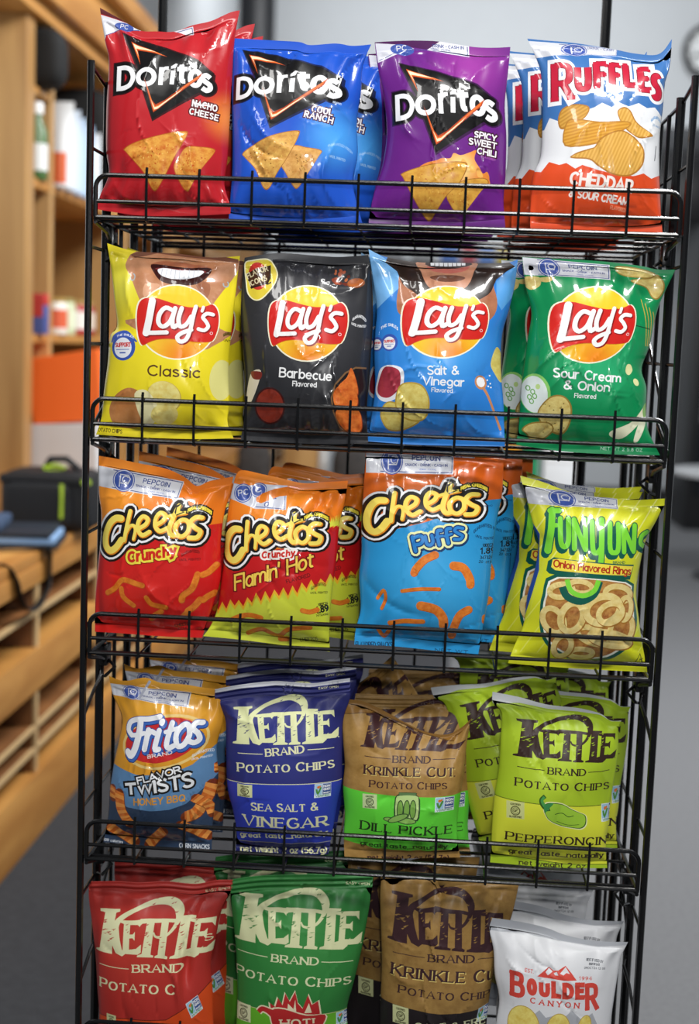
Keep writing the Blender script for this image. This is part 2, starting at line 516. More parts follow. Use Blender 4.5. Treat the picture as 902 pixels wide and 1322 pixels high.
        contrast = {'sans': 1.0, 'serif': 0.42, 'slab': 0.75}[style]
        pad = w * 50
        for ch, x, sc in pos:
            def fn(gx, gy, x=x, sc=sc):
                t = (x + gx * sc) / max(adv, 1)
                hh = (h + (h1 - h) * t) / 100
                gy = gy * (100 - 2 * pad) / 100 + pad
                b = bow * 4 * t * (1 - t); q = gy * sc * hh
                return (p0[0] + ux * (t * L_ + slant * q) + nx * (q + b), p0[1] + uy * (t * L_ + slant * q) + ny * (q + b))
            polys += s._glyph(ch, fn, wpx * (0.5 + 0.5 * sc), style, sub, 'square' if style == 'sans' else 'butt', contrast)
            for k, (oc, ex) in enumerate(outline or []):
                outs[k] += s._glyph(ch, fn, wpx + ex, 'sans', sub, 'square', 1.0)
        if shadow:
            sc_, dx, dy = shadow
            s.raw(sc_, [[(a + dx, b + dy) for a, b in p] for p in polys])
        for k, (oc, ex) in enumerate(outline or []): s.raw(oc, outs[k])
        s.raw(c, polys)
    def letters(s, items, w, layers, cap='square', sub=4):
        """items: (char, x0, x1, ytop, ybottom) boxes; layers: (colour, extra width, dx, dy)"""
        for col, ex, dx, dy in layers:
            for ch, x0, x1, yt, yb in items:
                P = [p for _, q in GL[ch][1] for p in q]
                gx0, gx1 = min(p[0] for p in P), max(p[0] for p in P); gy0, gy1 = min(p[1] for p in P), max(p[1] for p in P)
                ax0, ax1, ay0, ay1 = x0 + w / 2, x1 - w / 2, yt + w / 2, yb - w / 2
                if gx1 - gx0 < 1: ax0 = ax1 = (x0 + x1) / 2
                fn = lambda a, b: (ax0 + (a - gx0) / max(gx1 - gx0, 1) * (ax1 - ax0) + dx, ay1 - (b - gy0) / max(gy1 - gy0, 1) * (ay1 - ay0) + dy)
                s.raw(col, s._glyph(ch, fn, w + ex, 'sans', sub, cap, 1.0))
    def strokes(s, items, layers, sub=5):
        """brush lettering. items: (points, width, closed)"""
        for col, ex, dx, dy in layers:
            for pts, w, cl in items:
                q = catmull([(a + dx, b + dy) for a, b in pts], sub, cl) if len(pts) > 2 else [(a + dx, b + dy) for a, b in pts]
                s.raw(col, ribbon(q, w + ex, cl, 'round'))
    # --- surface
    def coons(s, u, v):
        T, Rr, B, Lf = s.side; n = len(T) - 1
        g = np.linspace(0, 1, n + 1)
        ip = lambda A, t: np.stack([np.interp(t, g, A[:, 0]), np.interp(t, g, A[:, 1])], -1)
        u_, v_ = u[:, None], v[:, None]
        return ((1 - v_) * ip(T, u) + v_ * ip(B, u) + (1 - u_) * ip(Lf, v) + u_ * ip(Rr, v)
                - ((1 - u_) * (1 - v_) * T[0] + u_ * (1 - v_) * T[-1] + (1 - u_) * v_ * B[0] + u_ * v_ * B[-1]))
    def inv(s, P):
        gu, gv = np.meshgrid(np.linspace(0, 1, 41), np.linspace(0, 1, 41)); gu, gv = gu.ravel(), gv.ravel()
        G = s.coons(gu, gv)
        u = np.zeros(len(P)); v = np.zeros(len(P))
        for i in range(0, len(P), 2000):
            d = ((P[i:i + 2000, None] - G[None]) ** 2).sum(-1).argmin(1); u[i:i + 2000] = gu[d]; v[i:i + 2000] = gv[d]
        e = 2e-3
        for _ in range(7):
            F = s.coons(u, v) - P
            Ju = (s.coons(np.clip(u + e, 0, 1), v) - s.coons(np.clip(u - e, 0, 1), v)) / (np.clip(u + e, 0, 1) - np.clip(u - e, 0, 1))[:, None]
            Jv = (s.coons(u, np.clip(v + e, 0, 1)) - s.coons(u, np.clip(v - e, 0, 1))) / (np.clip(v + e, 0, 1) - np.clip(v - e, 0, 1))[:, None]
            det = Ju[:, 0] * Jv[:, 1] - Ju[:, 1] * Jv[:, 0]; det = np.where(abs(det) < 1e-6, 1e-6, det)
            du = (F[:, 0] * Jv[:, 1] - F[:, 1] * Jv[:, 0]) / det; dv = (Ju[:, 0] * F[:, 1] - Ju[:, 1] * F[:, 0]) / det
            u = np.clip(u - np.clip(du, -.05, .05), 0, 1); v = np.clip(v - np.clip(dv, -.05, .05), 0, 1)
        return u, v
    def relief(s, u, v, side=1):
        a = abs(2 * u - 1); fu = np.clip(1 - a ** 2.3, 0, 1) ** 0.72
        t = np.clip((v - s.vt) / (1 - s.vt - s.vb), 0, 1); b = abs(2 * t - 1)
        fv = np.clip(1 - b ** 2.6, 0, 1) ** 0.75
        h = s.T * fu * fv * (0.88 + 0.2 * t)
        if side < 0: return -h * 0.75
        edge = np.clip((1 - a) / 0.08, 0, 1) * np.clip((1 - b) / 0.05, 0, 1)
        wr = 0
        for (k, ph, am, top) in s.pleats:
            d = t if top else 1 - t
            wr = wr + am * np.sin(k * (u - 0.5) * (1 + 0.6 * d) + ph) * np.exp(-(d / 0.13) ** 1.2) * np.clip(d / 0.015, 0, 1)
        for (cu, cv, an, ln, wd, am) in s.creases:
            du, dv = (u - cu), (v - cv) * 1.45
            x = du * math.cos(an) + dv * math.sin(an); y = -du * math.sin(an) + dv * math.cos(an)
            y = y + 0.25 * x * x / ln
            wr = wr + am * np.exp(-np.sqrt(y * y + (0.25 * wd) ** 2) / wd) * np.exp(-(x / ln) ** 2)
        for (ku, kv, ph, am) in s.waves:
            wr = wr + am * np.sin(ku * u + kv * v + ph)
        sl = np.where(v < s.vt, 1, 0) + np.where(v > 1 - s.vb, 1, 0)
        bend = 0.003 * np.sin(5.3 * u + s.ph0) * np.exp(-(v / 0.10) ** 2) + 0.003 * np.sin(4.7 * u + s.ph1) * np.exp(-((1 - v) / 0.10) ** 2)
        if s.ribs:
            bend = bend + sl * 0.0005 * np.sin(v * s.ribs)
        for (cu, cv, ru, rv, am) in s.dents:
            wr = wr + am * np.exp(-((u - cu) / ru) ** 2 - ((v - cv) / rv) ** 2)
        return h + wr * edge + bend
    def pos(s, u, v, side=1):
        P = s.coons(u, v)
        d = RTn * ((P[:, :1] - 451) / FPX) + UPn * ((661 - P[:, 1:]) / FPX) + FWn
        c = s.pl0 + s.n * (0.5 * s.T)
        tt = ((c - CAMn) @ s.n) / (d @ s.n)
        Q = CAMn + d * tt[:, None] - s.n * (0.5 * s.T)
        return Q + s.n * s.relief(u, v, side)[:, None] - s.org, P
    def build(s, row, yb, tilt, T, seed, label, group, creases=13, wrinkle=1.0, dents=(), ribs=0, twist=0.0):
        rng = random.Random(seed)
        s.T = T; s.dents = dents; s.ribs = ribs
        a = R(tilt); s.n = np.array([math.sin(R(twist)) * math.cos(a), -math.cos(a) * math.cos(R(twist)), math.sin(a)])
        zf = FLOORZ[row] + 0.004
        s.ph0, s.ph1 = rng.uniform(0, 6), rng.uniform(0, 6)
        s.pleats = [(rng.uniform(14, 48), rng.uniform(0, 6), rng.uniform(0.0005, 0.0017) * wrinkle, i % 3 < 2) for i in range(9)]
        s.creases = []
        for i in range(creases):
            s.creases.append((rng.uniform(0.12, 0.88), rng.choice([rng.uniform(0.08, 0.35), rng.uniform(0.3, 0.95)]), rng.gauss(1.3, 0.7), rng.uniform(0.05, 0.26),
                              rng.uniform(0.014, 0.04), rng.choice([-1, 1, 1]) * rng.uniform(0.0012, 0.0044) * wrinkle))
        for i in range(int(creases * 0.8)):
            s.creases.append((rng.uniform(0.12, 0.88), rng.uniform(0.06, 0.95), rng.gauss(1.35, 0.8), rng.uniform(0.06, 0.22),
                              rng.uniform(0.006, 0.013), rng.choice([-1, 1, 1]) * rng.uniform(0.0006, 0.0016) * wrinkle))
        for i in range(4 if s.gloss else 0):          # long sharp folds of stiff glossy film
            s.creases.append((rng.uniform(0.15, 0.85), rng.uniform(0.15, 0.8), rng.gauss(1.5, 0.45), rng.uniform(0.14, 0.3),
                              rng.uniform(0.007, 0.011), rng.uniform(0.0016, 0.0028)))
        if s.gloss:                                   # the film lies smoother across the middle of the front
            s.creases = [c[:5] + (c[5] * (0.3 if 0.18 < c[1] < 0.48 and 0.15 < c[0] < 0.85 else 1.0),) for c in s.creases]
        s.waves = [(rng.uniform(2, 9), rng.uniform(2, 11), rng.uniform(0, 6), rng.uniform(0.0004, 0.0012) * wrinkle) for i in range(5)]
        cx = s.coons(np.array([0.5]), np.array([1.0]))[0]
        p = at(cx[0], cx[1], yb)
        s.pl0 = np.array([p.x, yb, p.z])
        s.org = np.array([p.x, yb, min(zf, p.z) if row < 4 else zf])
        # --- planar arrangement of the whole print
        verts = []; meta = []; edges = []; raws = []
        def addpoly(P, mx=5.0, m=None):
            q = []
            for i in range(len(P)):
                x, y = P[i], P[(i + 1) % len(P)]
                k = max(1, int(math.hypot(x[0] - y[0], x[1] - y[1]) / mx))
                for j in range(k): q.append((x[0] + (y[0] - x[0]) * j / k, x[1] + (y[1] - x[1]) * j / k))
            ar = sum(q[i][0] * q[(i + 1) % len(q)][1] - q[(i + 1) % len(q)][0] * q[i][1] for i in range(len(q)))
            if abs(ar) < 1e-4: return
            if ar < 0: q.reverse()
            raws.append(P)
            b0 = len(verts); verts.extend(q); n_ = len(q); meta.append(m)
            edges.extend((b0 + i, b0 + (i + 1) % n_) for i in range(n_))
        Tt, Rr, B, Lf = s.side
        addpoly([tuple(q) for q in list(Tt[:-1]) + list(Rr[:-1]) + list(B[::-1][:-1]) + list(Lf[::-1][:-1])], 5, (0, 'pouch'))
        lo = np.minimum.reduce([q.min(0) for q in s.side]); hi = np.maximum.reduce([q.max(0) for q in s.side])
        for P, mi, part in s.layers:
            if max(q[0] for q in P) < lo[0] or min(q[0] for q in P) > hi[0] or max(q[1] for q in P) < lo[1] or min(q[1] for q in P) > hi[1]: continue
            addpoly(P, 5, (mi, part))
        nu = 54; nv = 78
        gu, gv = np.meshgrid((np.arange(nu) + 0.5) / nu, (np.arange(nv) + 0.5) / nv)
        verts += [tuple(q) for q in s.coons(gu.ravel(), gv.ravel())]
        for vv in (s.vt, 1 - s.vb):
            if vv <= 0 or vv >= 1: continue
            l = s.coons(np.linspace(0, 1, 60), np.full(60, vv)); b0 = len(verts); verts += [tuple(q) for q in l]
            edges += [(b0 + i, b0 + i + 1) for i in range(59)]
        ov, oe, of, _, _, _ = delaunay_2d_cdt([V(q) for q in verts], edges, [], 0, 1e-4)
        P2 = np.array([(q.x, q.y) for q in ov]); u, v = s.inv(P2)
        e = 1.5e-3
        X, Pp = s.pos(u, v)
        up_, um = np.clip(u + e, 0, 1), np.clip(u - e, 0, 1); vp_, vm = np.clip(v + e, 0, 1), np.clip(v - e, 0, 1)
        nr = np.cross(s.pos(u, vm)[0] - s.pos(u, vp_)[0], s.pos(up_, v)[0] - s.pos(um, v)[0])
        nr /= np.linalg.norm(nr, axis=1)[:, None] + 1e-12
        nr *= np.sign(nr @ s.n)[:, None]
        tri = {'pouch': [], 'top_seal': [], 'bottom_seal': [], 'promo_label': []}
        F = np.array([list(f)[:3] for f in of]); cen = P2[F].mean(1)
        order = np.argsort(cen[:, 0]); sx_ = cen[order, 0]
        lab = np.full(len(F), -1)
        for k, P in enumerate(raws):              # paint the prints over each other, last one on top
            A = np.array(P); a, b_ = np.searchsorted(sx_, (A[:, 0].min(), A[:, 0].max()))
            c_ = order[a:b_]; cy = cen[c_, 1]; c_ = c_[(cy >= A[:, 1].min()) & (cy <= A[:, 1].max())]
            if not len(c_): continue
            x, y = cen[c_, 0:1], cen[c_, 1:2]; B_ = np.roll(A, -1, 0)
            cr = ((A[:, 1] > y) != (B_[:, 1] > y)) & (x < (B_[:, 0] - A[:, 0]) * (y - A[:, 1]) / np.where(B_[:, 1] == A[:, 1], 1e-9, B_[:, 1] - A[:, 1]) + A[:, 0])
            ins = cr.sum(1) % 2 == 1
            if k == 0: lab[c_[ins]] = 0
            else: c2 = c_[ins]; lab[c2[lab[c2] >= 0]] = k
        for f, k in zip(F.tolist(), lab.tolist()):
            if k < 0: continue
            mi, part = meta[k]
            cv = (v[f[0]] + v[f[1]] + v[f[2]]) / 3
            if part == 'pouch':
                if cv < s.vt: part = 'top_seal'
                elif cv > 1 - s.vb: part = 'bottom_seal'
            tri[part].append((f[0], f[1], f[2], mi))
        comps = []
        for part, ts in tri.items():              # every separate piece of a seal or label is a part of its own
            if part == 'pouch' or len(ts) < 3: continue
            par = {}
            def find(a):
                while par.setdefault(a, a) != a: par[a] = par[par[a]]; a = par[a]
                return a
            for t in ts: par[find(t[1])] = find(t[0]); par[find(t[2])] = find(t[0])
            gr = {}
            for t in ts: gr.setdefault(find(t[0]), []).append(t)
            for g in gr.values():
                if len(g) < 40: tri['pouch'] += g
                else: comps.append((part, g))
        comps.insert(0, ('pouch', tri['pouch']))
        root = empty('chip_bag', tuple(s.org), label, 'chip bag', group)
        for part, ts in comps:
            ids = np.unique(np.array([t[:3] for t in ts]).ravel()); mp = {int(k): i for i, k in enumerate(ids)}
            co = X[ids]; no = nr[ids]; uvs = P2[ids] * [0.01, -0.01]
            fl = []
            for a_, b_, c_, mi in ts:
                n3 = np.cross(X[b_] - X[a_], X[c_] - X[a_]) @ s.n
                fl.append((mp[a_], mp[b_], mp[c_], mi) if n3 >= 0 else (mp[a_], mp[c_], mp[b_], mi))
            quads = []
            if part == 'pouch':                       # the plain back of the pouch
                q0 = len(co); g1 = np.linspace(0, 1, 22); g2 = np.linspace(s.vt, 1 - s.vb, 26)
                bu, bv = np.meshgrid(g1, g2); bu, bv = bu.ravel(), bv.ravel()
                Xb, Pb = s.pos(bu, bv, -1)
                co = np.vstack([co, Xb]); uvs = np.vstack([uvs, Pb * [0.01, -0.01]])
                nb = np.cross(s.pos(np.clip(bu + e, 0, 1), bv, -1)[0] - s.pos(np.clip(bu - e, 0, 1), bv, -1)[0],
                              s.pos(bu, np.clip(bv - e, 0, 1), -1)[0] - s.pos(bu, np.clip(bv + e, 0, 1), -1)[0])
                nb /= np.linalg.norm(nb, axis=1)[:, None] + 1e-12
                nb *= -np.sign(nb @ s.n)[:, None]; no = np.vstack([no, nb])
                for j in range(25):
                    for i in range(21):
                        q = q0 + j * 22 + i; quads.append((q, q + 22, q + 23, q + 1))
            me = bpy.data.meshes.new(part)
            me.from_pydata([tuple(q) for q in co], [], [t[:3] for t in fl] + quads)
            used = sorted({t[3] for t in fl} | ({0} if quads else set())); rm = {k: i for i, k in enumerate(used)}
            for k in used: me.materials.append(s.mats[k])
            me.polygons.foreach_set('material_index', [rm[t[3]] for t in fl] + [rm.get(0, 0)] * len(quads))
            me.polygons.foreach_set('use_smooth', [True] * len(me.polygons))
            ul = me.uv_layers.new(name='UVMap')
            li = np.empty(len(me.loops), int); me.loops.foreach_get('vertex_index', li)
            ul.data.foreach_set('uv', uvs[li].ravel())
            me.update()
            me.normals_split_custom_set_from_vertices([tuple(q) for q in no])
            ob = bpy.data.objects.new(part, me); COL.objects.link(ob); ob.parent = root
            if part == 'promo_label': ob['label'] = 'white promotional strip with a blue round emblem'
        s.root = root
        return root

# ------------------------------------------------------------------ the room
carpet = simple('carpet_grey', '6f7072', 0.95, bump=0.6, bscale=260, var=0.22, vscale=70, spec=0.1)
matm = simple('mat_charcoal', '3f4043', 0.95, bump=0.6, bscale=200, var=0.25, vscale=40, spec=0.1)
wallm = simple('wall_paint', 'c9cdd0', 0.8, bump=0.08, bscale=80, var=0.03)
X0, X1 = -1.016, -1.30
def struct(mb, name, mats):
    o = mb.build(name, mats); o['kind'] = 'structure'; return o
b = MB(); b.box((-1.9, -3.2, -0.1), (5.2, 12.2, 0)); struct(b, 'floor', carpet)
b = MB(); b.box((-1.9, 12.0, 0), (5.2, 12.2, 5.4)); struct(b, 'wall_back', wallm)
b = MB(); b.box((-2.0, 1.0, 0), (-1.86, 12.0, 5.4)); struct(b, 'wall_left', wallm)
b = MB(); b.box((5.2, -3.2, 0), (5.3, 12.2, 5.4)); struct(b, 'wall_right', wallm)
b = MB(); b.box((-1.86, 11.94, 0), (5.2, 12.0, 0.14)); struct(b, 'baseboard_back', simple('base_dark', '2a2b2e', 0.6))

# ------------------------------------------------------------------ wire display rack
wire = simple('black_wire', '0d0d0e', 0.24, bump=0.04, bscale=300)
HW = 0.37
rack = empty('wire_display_rack', (0, 0, 0), 'tall black wire rack of sloping fronts holding rows of chip bags', 'display rack')
def wire_shelf(z):
    zf = z - 0.053; D = 0.40
    sh = MB()
    for k in range(10):
        x = -HW + 0.0665 + k * 0.0675
        sh.tube([(x, 0.003, zf), (x, D, zf)], 0.0017, n=6)
    for y in (0.02, 0.11, 0.20, 0.29, D): sh.tube([(-HW, y, zf - 0.003), (HW, y, zf - 0.003)], 0.0024, n=6)
    for s in (-1, 1): sh.tube([(s * HW, 0, zf - 0.002), (s * HW, D, zf - 0.002)], 0.003, n=8)
    sh = sh.build('wire_shelf', wire, rack)
    f = MB(); r = 0.016
    P = [(-HW, 0, zf)]
    for i in range(7):
        a = math.pi - i / 6 * math.pi / 2; P.append((-HW + r + r * math.cos(a), 0, z - r + r * math.sin(a)))
    for i in range(7):
        a = math.pi / 2 - i / 6 * math.pi / 2; P.append((HW - r + r * math.cos(a), 0, z - r + r * math.sin(a)))
    P.append((HW, 0, zf))
    f.tube(P, 0.0031); f.tube([(-HW, 0, zf), (HW, 0, zf)], 0.0028); f.tube([(-HW, 0, z - 0.033), (HW, 0, z - 0.033)], 0.0026)
    for k in range(10):
        x = -HW + 0.0665 + k * 0.0675
        f.tube([(x, -0.003, z + 0.010), (x, -0.0045, z + 0.004), (x, -0.0045, z - 0.03), (x, -0.003, zf - 0.003), (x, 0.008, zf - 0.004)], 0.0019, n=6)
    f.build('front_fence', wire, sh)
    for s in (-1, 1):
        br = MB(); x = s * (HW + 0.004)
        br.box((min(x, x - s * 0.012), 0.07, zf - 0.035), (max(x, x - s * 0.012), 0.098, zf - 0.006), bev=0.003)
        br.tube([(x - s * 0.004, 0.0, zf - 0.006), (x - s * 0.01, 0.04, zf - 0.016), (x - s * 0.006, 0.085, zf - 0.03)], 0.0028, n=6)
        br.tube([(x - s * 0.006, 0.085, zf - 0.024), (x - s * 0.022, 0.075, zf - 0.036), (x - s * 0.012, 0.06, zf - 0.046), (x - s * 0.002, 0.075, zf - 0.05)], 0.0024, n=6)
        br.build('hook_bracket', wire, sh)
    return sh
for z in ROWZ: wire_shelf(z)
XU = 0.379
for s in (-1, 1):
    fr = MB(); top = 1.792
    fr.tube([(s * XU, 0.004, 0), (s * XU, 0.004, top)], 0.0048); fr = fr.build('side_frame', wire, rack)
    for y, r, tz in ((0.09, 0.0062, 1.78), (0.18, 0.003, 1.772), (0.265, 0.0062, 1.772), (0.34, 0.003, 1.772), (0.42, 0.0062, 1.78)):
        u = MB(); u.tube([(s * XU * .995, y, 0), (s * XU * .995, y, tz)], r); u.build('upright', wire, fr)
    k = 0
    z = 0.06
    while z < 1.78:
        g = MB()
        if k % 3 == 1: g.tube([(s * XU, 0.004, z), (s * (XU - .004), 0.05, z + 0.028), (s * (XU - .010), 0.066, z + 0.046), (s * (XU - 0.006), 0.085, z + 0.05), (s * XU, 0.09, z + 0.06), (s * XU, 0.42, z + 0.25)] if z < 1.45 else [(s * XU, 0.004, z), (s * XU, 0.42, z)], 0.0024, n=6)
        else: g.tube([(s * XU, 0.004, z), (s * XU, 0.42, z)], 0.0024, n=6)
        g.build('rung', wire, fr); z += 0.125; k += 1
    g = MB(); g.tube([(s * XU, 0.004, 1.786), (s * XU, 0.09, 1.773), (s * XU, 0.42, 1.772)], 0.0026, n=6); g.build('rung', wire, fr)
bk = MB()
for x in (-0.30, -0.18, -0.06, 0.06, 0.18, 0.30): bk.tube([(x, 0.425, 0.05), (x, 0.425, 1.66)], 0.0026, n=6)
for z in [0.05] + [q - 0.06 for q in ROWZ]: bk.tube([(-XU, 0.425, z), (XU, 0.425, z)], 0.003, n=6)
bk.build('back_grid', wire, rack)
for x in (-0.376, 0.312):
    h = MB(); h.tube([(x, 0.44, 1.0), (x, 0.44, 2.3)], 0.0075); h.build('header_post', wire, rack)
for s in (-1, 1):
    for y in (0.004, 0.42):
        ft = MB(); ft.lathe((s * XU, y, 0), [(0.014, 0), (0.014, 0.008), (0.007, 0.016)], n=12); ft.build('foot', wire, rack)

# ------------------------------------------------------------------ shared print motifs
W_ = 'f2f2f2'; K_ = '17130f'; NAVY = '2a3f86'
def pep(b, quad, circ=True, txt=True, silver='d9dbe2'):
    """promotional strip across the top of a bag; quad TL TR BR BL (traced)"""
    b.part = 'promo_label'
    H0 = b.H; b.H = homography([(0, 0), (100, 0), (100, 24), (0, 24)], quad)
    b.poly(silver, [(0, 0), (100, 0), (100, 24), (0, 24)])
    b.line(NAVY, [(16, 1.6), (98.3, 1.6), (98.3, 22.2), (16, 22.2)], 0.9)
    if circ:
        b.ell('3e57a6', 29, 12, 12.5, 13.5); b.ring(silver, 29, 12, 11, 12, 0.9)
        b.line(silver, [(25, 20), (25, 5), (33, 5), (36, 9), (34, 15), (25, 15)], 1.2)
        b.ring(silver, 31, 10, 3.2, 3.6, 1.1, 45, 315)
    if txt:
        b.text('PEPCOIN', (52, 10.5), (84, 10.5), 6.2, 0.17, NAVY)
        b.line(NAVY, [(67, 11), (66, 13)], 1)
        b.text('SNACK * DRINK * CASH IN', (44, 16.2), (93, 16.2), 2.9, 0.2, NAVY)
        b.text('VENMO * PAYPAL', (60, 20.2), (80, 20.2), 1.8, 0.18, '7f90c8')
    b.H = H0; b.part = 'pouch'
def speckchip(b, pts, hi='eaa848', lo='c8641e', edge='b8641e', spots='c4501a', n=26, seed=1):
    b.poly(edge, pts, 5)
    cx = sum(p[0] for p in pts) / len(pts); cy = sum(p[1] for p in pts) / len(pts)
    b.poly(film(hi, b.gloss, 'chip', lo), [(cx + (x - cx) * .965, cy + (y - cy) * .965) for x, y in pts], 5)
    rng = random.Random(seed)
    for i in range(n):
        p = rng.choice(pts); t = rng.uniform(0.1, 0.8); q = rng.choice(pts); u = rng.uniform(0, 0.5)
        x = cx + (p[0] - cx) * t; y = cy + (p[1] - cy) * t; x += (q[0] - x) * u * .4; y += (q[1] - y) * u * .4
        b.ell(spots if i % 3 else 'f0c060', x, y, rng.uniform(2, 7), rng.uniform(2, 4), rng.uniform(0, 180), 7)
def doritos(b, anchors=None, src=((175, 370), (745, 440), (735, 545), (180, 540)), rim='3a0d12'):
    if anchors: b.H = homography(src, anchors)
    it = [('D', 182, 298, 382, 534), ('o', 303, 426, 402, 520), ('t', 544, 606, 374, 502), ('o', 606, 690, 410, 524), ('s', 672, 744, 432, 548)]
    b.poly(rim, [(205, 176), (430, 258), (660, 352), (760, 440), (745, 560), (680, 560), (404, 724), (340, 530), (300, 400)])
    rr = lambda c, e: (b.line(c, [(452, 402), (450, 512)], 30 + e), b.line(c, [(456, 440), (462, 420), (474, 409), (494, 408)], 24 + e, 3))
    for c, e in ((rim, 48), ('0f0d0d', 34)):
        rr(c, e); b.letters(it, 28, [(c, e + 2, 0, 0)]); b.line(c, [(520, 372), (513, 512)], 33 + e, cap='square')
    b.poly('0f0d0d', [(215, 184), (430, 265), (655, 360), (745, 440), (735, 545), (672, 548), (405, 712), (350, 530), (310, 400)])
    b.letters(it, 28, [('f4f4f6', 0, 0, 0)]); rr('f4f4f6', -4)
    b.line('f4f4f6', [(521, 424), (515, 508)], 25); b.poly('f4f4f6', [(508, 398), (534, 380), (546, 384), (534, 408), (508, 412)])
    o, y = 'e8702a', 'ffe9c0'
    b.poly('b5401a', [(258, 228), (482, 336), (300, 284), (326, 384)]); b.poly(o, [(263, 234), (470, 330), (294, 276), (322, 370)])
    b.poly(y, [(268, 240), (420, 308), (288, 270), (312, 330)])
    b.poly('b5401a', [(352, 462), (402, 600), (424, 626), (480, 598), (688, 432), (668, 470), (440, 652), (410, 672)])
    b.poly(o, [(360, 476), (404, 606), (422, 636), (480, 608), (678, 440), (662, 468), (436, 646), (412, 664)])
    b.poly(y, [(396, 596), (418, 642), (440, 636), (580, 532), (560, 552), (436, 650), (416, 656)])
    b.H = None
def lays(b, l, r, t, bt):
    """round crest; l r t b = traced extremes"""
    cx, cy = (235 + 700) / 2, (480 + 470) / 2
    b.H = homography([(235, 480), (700, 470), (430, 262), (455, 712)], [l, r, t, bt])
    rib = [(244, 400), (262, 366), (300, 352), (350, 355), (430, 378), (510, 394), (585, 390), (628, 376), (655, 366), (682, 392), (694, 440), (692, 500), (678, 556), (655, 600), (610, 608), (540, 604), (470, 592), (400, 584), (340, 588), (296, 604), (268, 618), (252, 590), (241, 530), (238, 460)]
    grow = lambda P, d: [(x + (x - cx) / math.hypot(x - cx, y - cy) * d, y + (y - cy) / math.hypot(x - cx, y - cy) * d) for x, y in P]
    b.ell('f6f2d8', 462, 487, 222, 225, n=44); b.poly('f6f2d8', grow(rib, 8), 2)
    g = film('f6cf2e', b.gloss, 'glow', b.uvp(*b_xf(b, (470, 700))) + (0.55, 'f08a1c'))
    b.ell(g, 462, 487, 214, 217, n=44)
    b.poly('c9781a', [(x, y + 3) for x, y in grow(rib, 1)], 2)
    b.poly('d3261f', rib, 2)
    sh = [([(318, 368), (302, 470), (285, 552)], 36, False), ([(286, 550), (330, 550), (392, 548)], 24, False),
          ([(428, 420), (390, 405), (358, 440), (350, 490), (372, 515), (408, 490), (430, 440)], 24, False), ([(440, 405), (424, 470), (428, 515), (450, 505)], 25, False),
          ([(476, 402), (458, 465), (466, 512), (500, 500), (530, 450)], 24, False), ([(556, 388), (540, 450), (524, 530), (500, 590), (465, 602), (450, 575), (478, 550), (530, 532)], 24, False),
          ([(660, 432), (622, 428), (598, 452), (618, 480), (630, 510), (606, 534), (572, 526)], 23, False), ([(600, 388), (592, 414)], 18, False)]
    b.strokes(sh, [('8d1414', 3, 6, 7), ('f4f3f1', 0, 0, 0)], 4)
    b.ring('f4f3f1', 650, 552, 8, 8, 2.5)
    b.H = None
def b_xf(b, p):
    q = b.H @ np.array([p[0], p[1], 1.0]); return (q[0] / q[2], q[1] / q[2])
def cheetos(b, a3, rim='f2f2f4'):
    b.H = homography([(180, 680), (590, 355), (715, 590)], a3)
    it = [([(236, 446), (200, 446), (162, 480), (136, 545), (138, 605), (168, 634), (205, 615), (240, 570)], 44, False),
          ([(290, 402), (274, 480), (258, 572)], 28, False), ([(268, 530), (292, 488), (318, 488), (324, 516), (314, 562)], 23, False),
          ([(342, 504), (385, 478), (396, 448), (368, 432), (342, 462), (340, 510), (368, 540), (408, 520)], 29, False),
          ([(444, 482), (486, 456), (496, 426), (468, 412), (444, 442), (442, 488), (470, 516), (512, 498)], 29, False),
          ([(572, 372), (542, 440), (522, 505), (536, 540), (566, 536)], 32, False), ([(505, 436), (560, 420), (612, 412)], 24, False),
          ([(596, 452), (560, 480), (560, 528), (592, 548), (626, 520), (628, 470)], 29, True),
          ([(704, 442), (668, 440), (640, 468), (664, 498), (694, 522), (676, 556), (632, 556)], 31, False)]
    b.strokes(it, [('20140c', 74, 4, 6), (rim, 60, 0, 0), (K_, 36, 0, 0), ('e58a1c', 0, 3, 4), ('f7df62', -6, 0, 0)], 4)
    b.poly(K_, [(556, 372), (590, 356), (584, 400), (606, 410), (560, 430), (548, 410)])
    b.poly('f7df62', [(560, 384), (585, 364), (578, 402), (596, 408), (556, 424)])
    b.text('REAL CHEESE!', (622, 412), (752, 428), 22, 0.26, 'f6e24a', outline=[(K_, 14)], bow=26)
    b.text('MADE WITH', (664, 382), (736, 388), 12, 0.22, K_, bow=6)
    b.H = None
KA = ((113, 202), (785, 298), (800, 455), (90, 448))
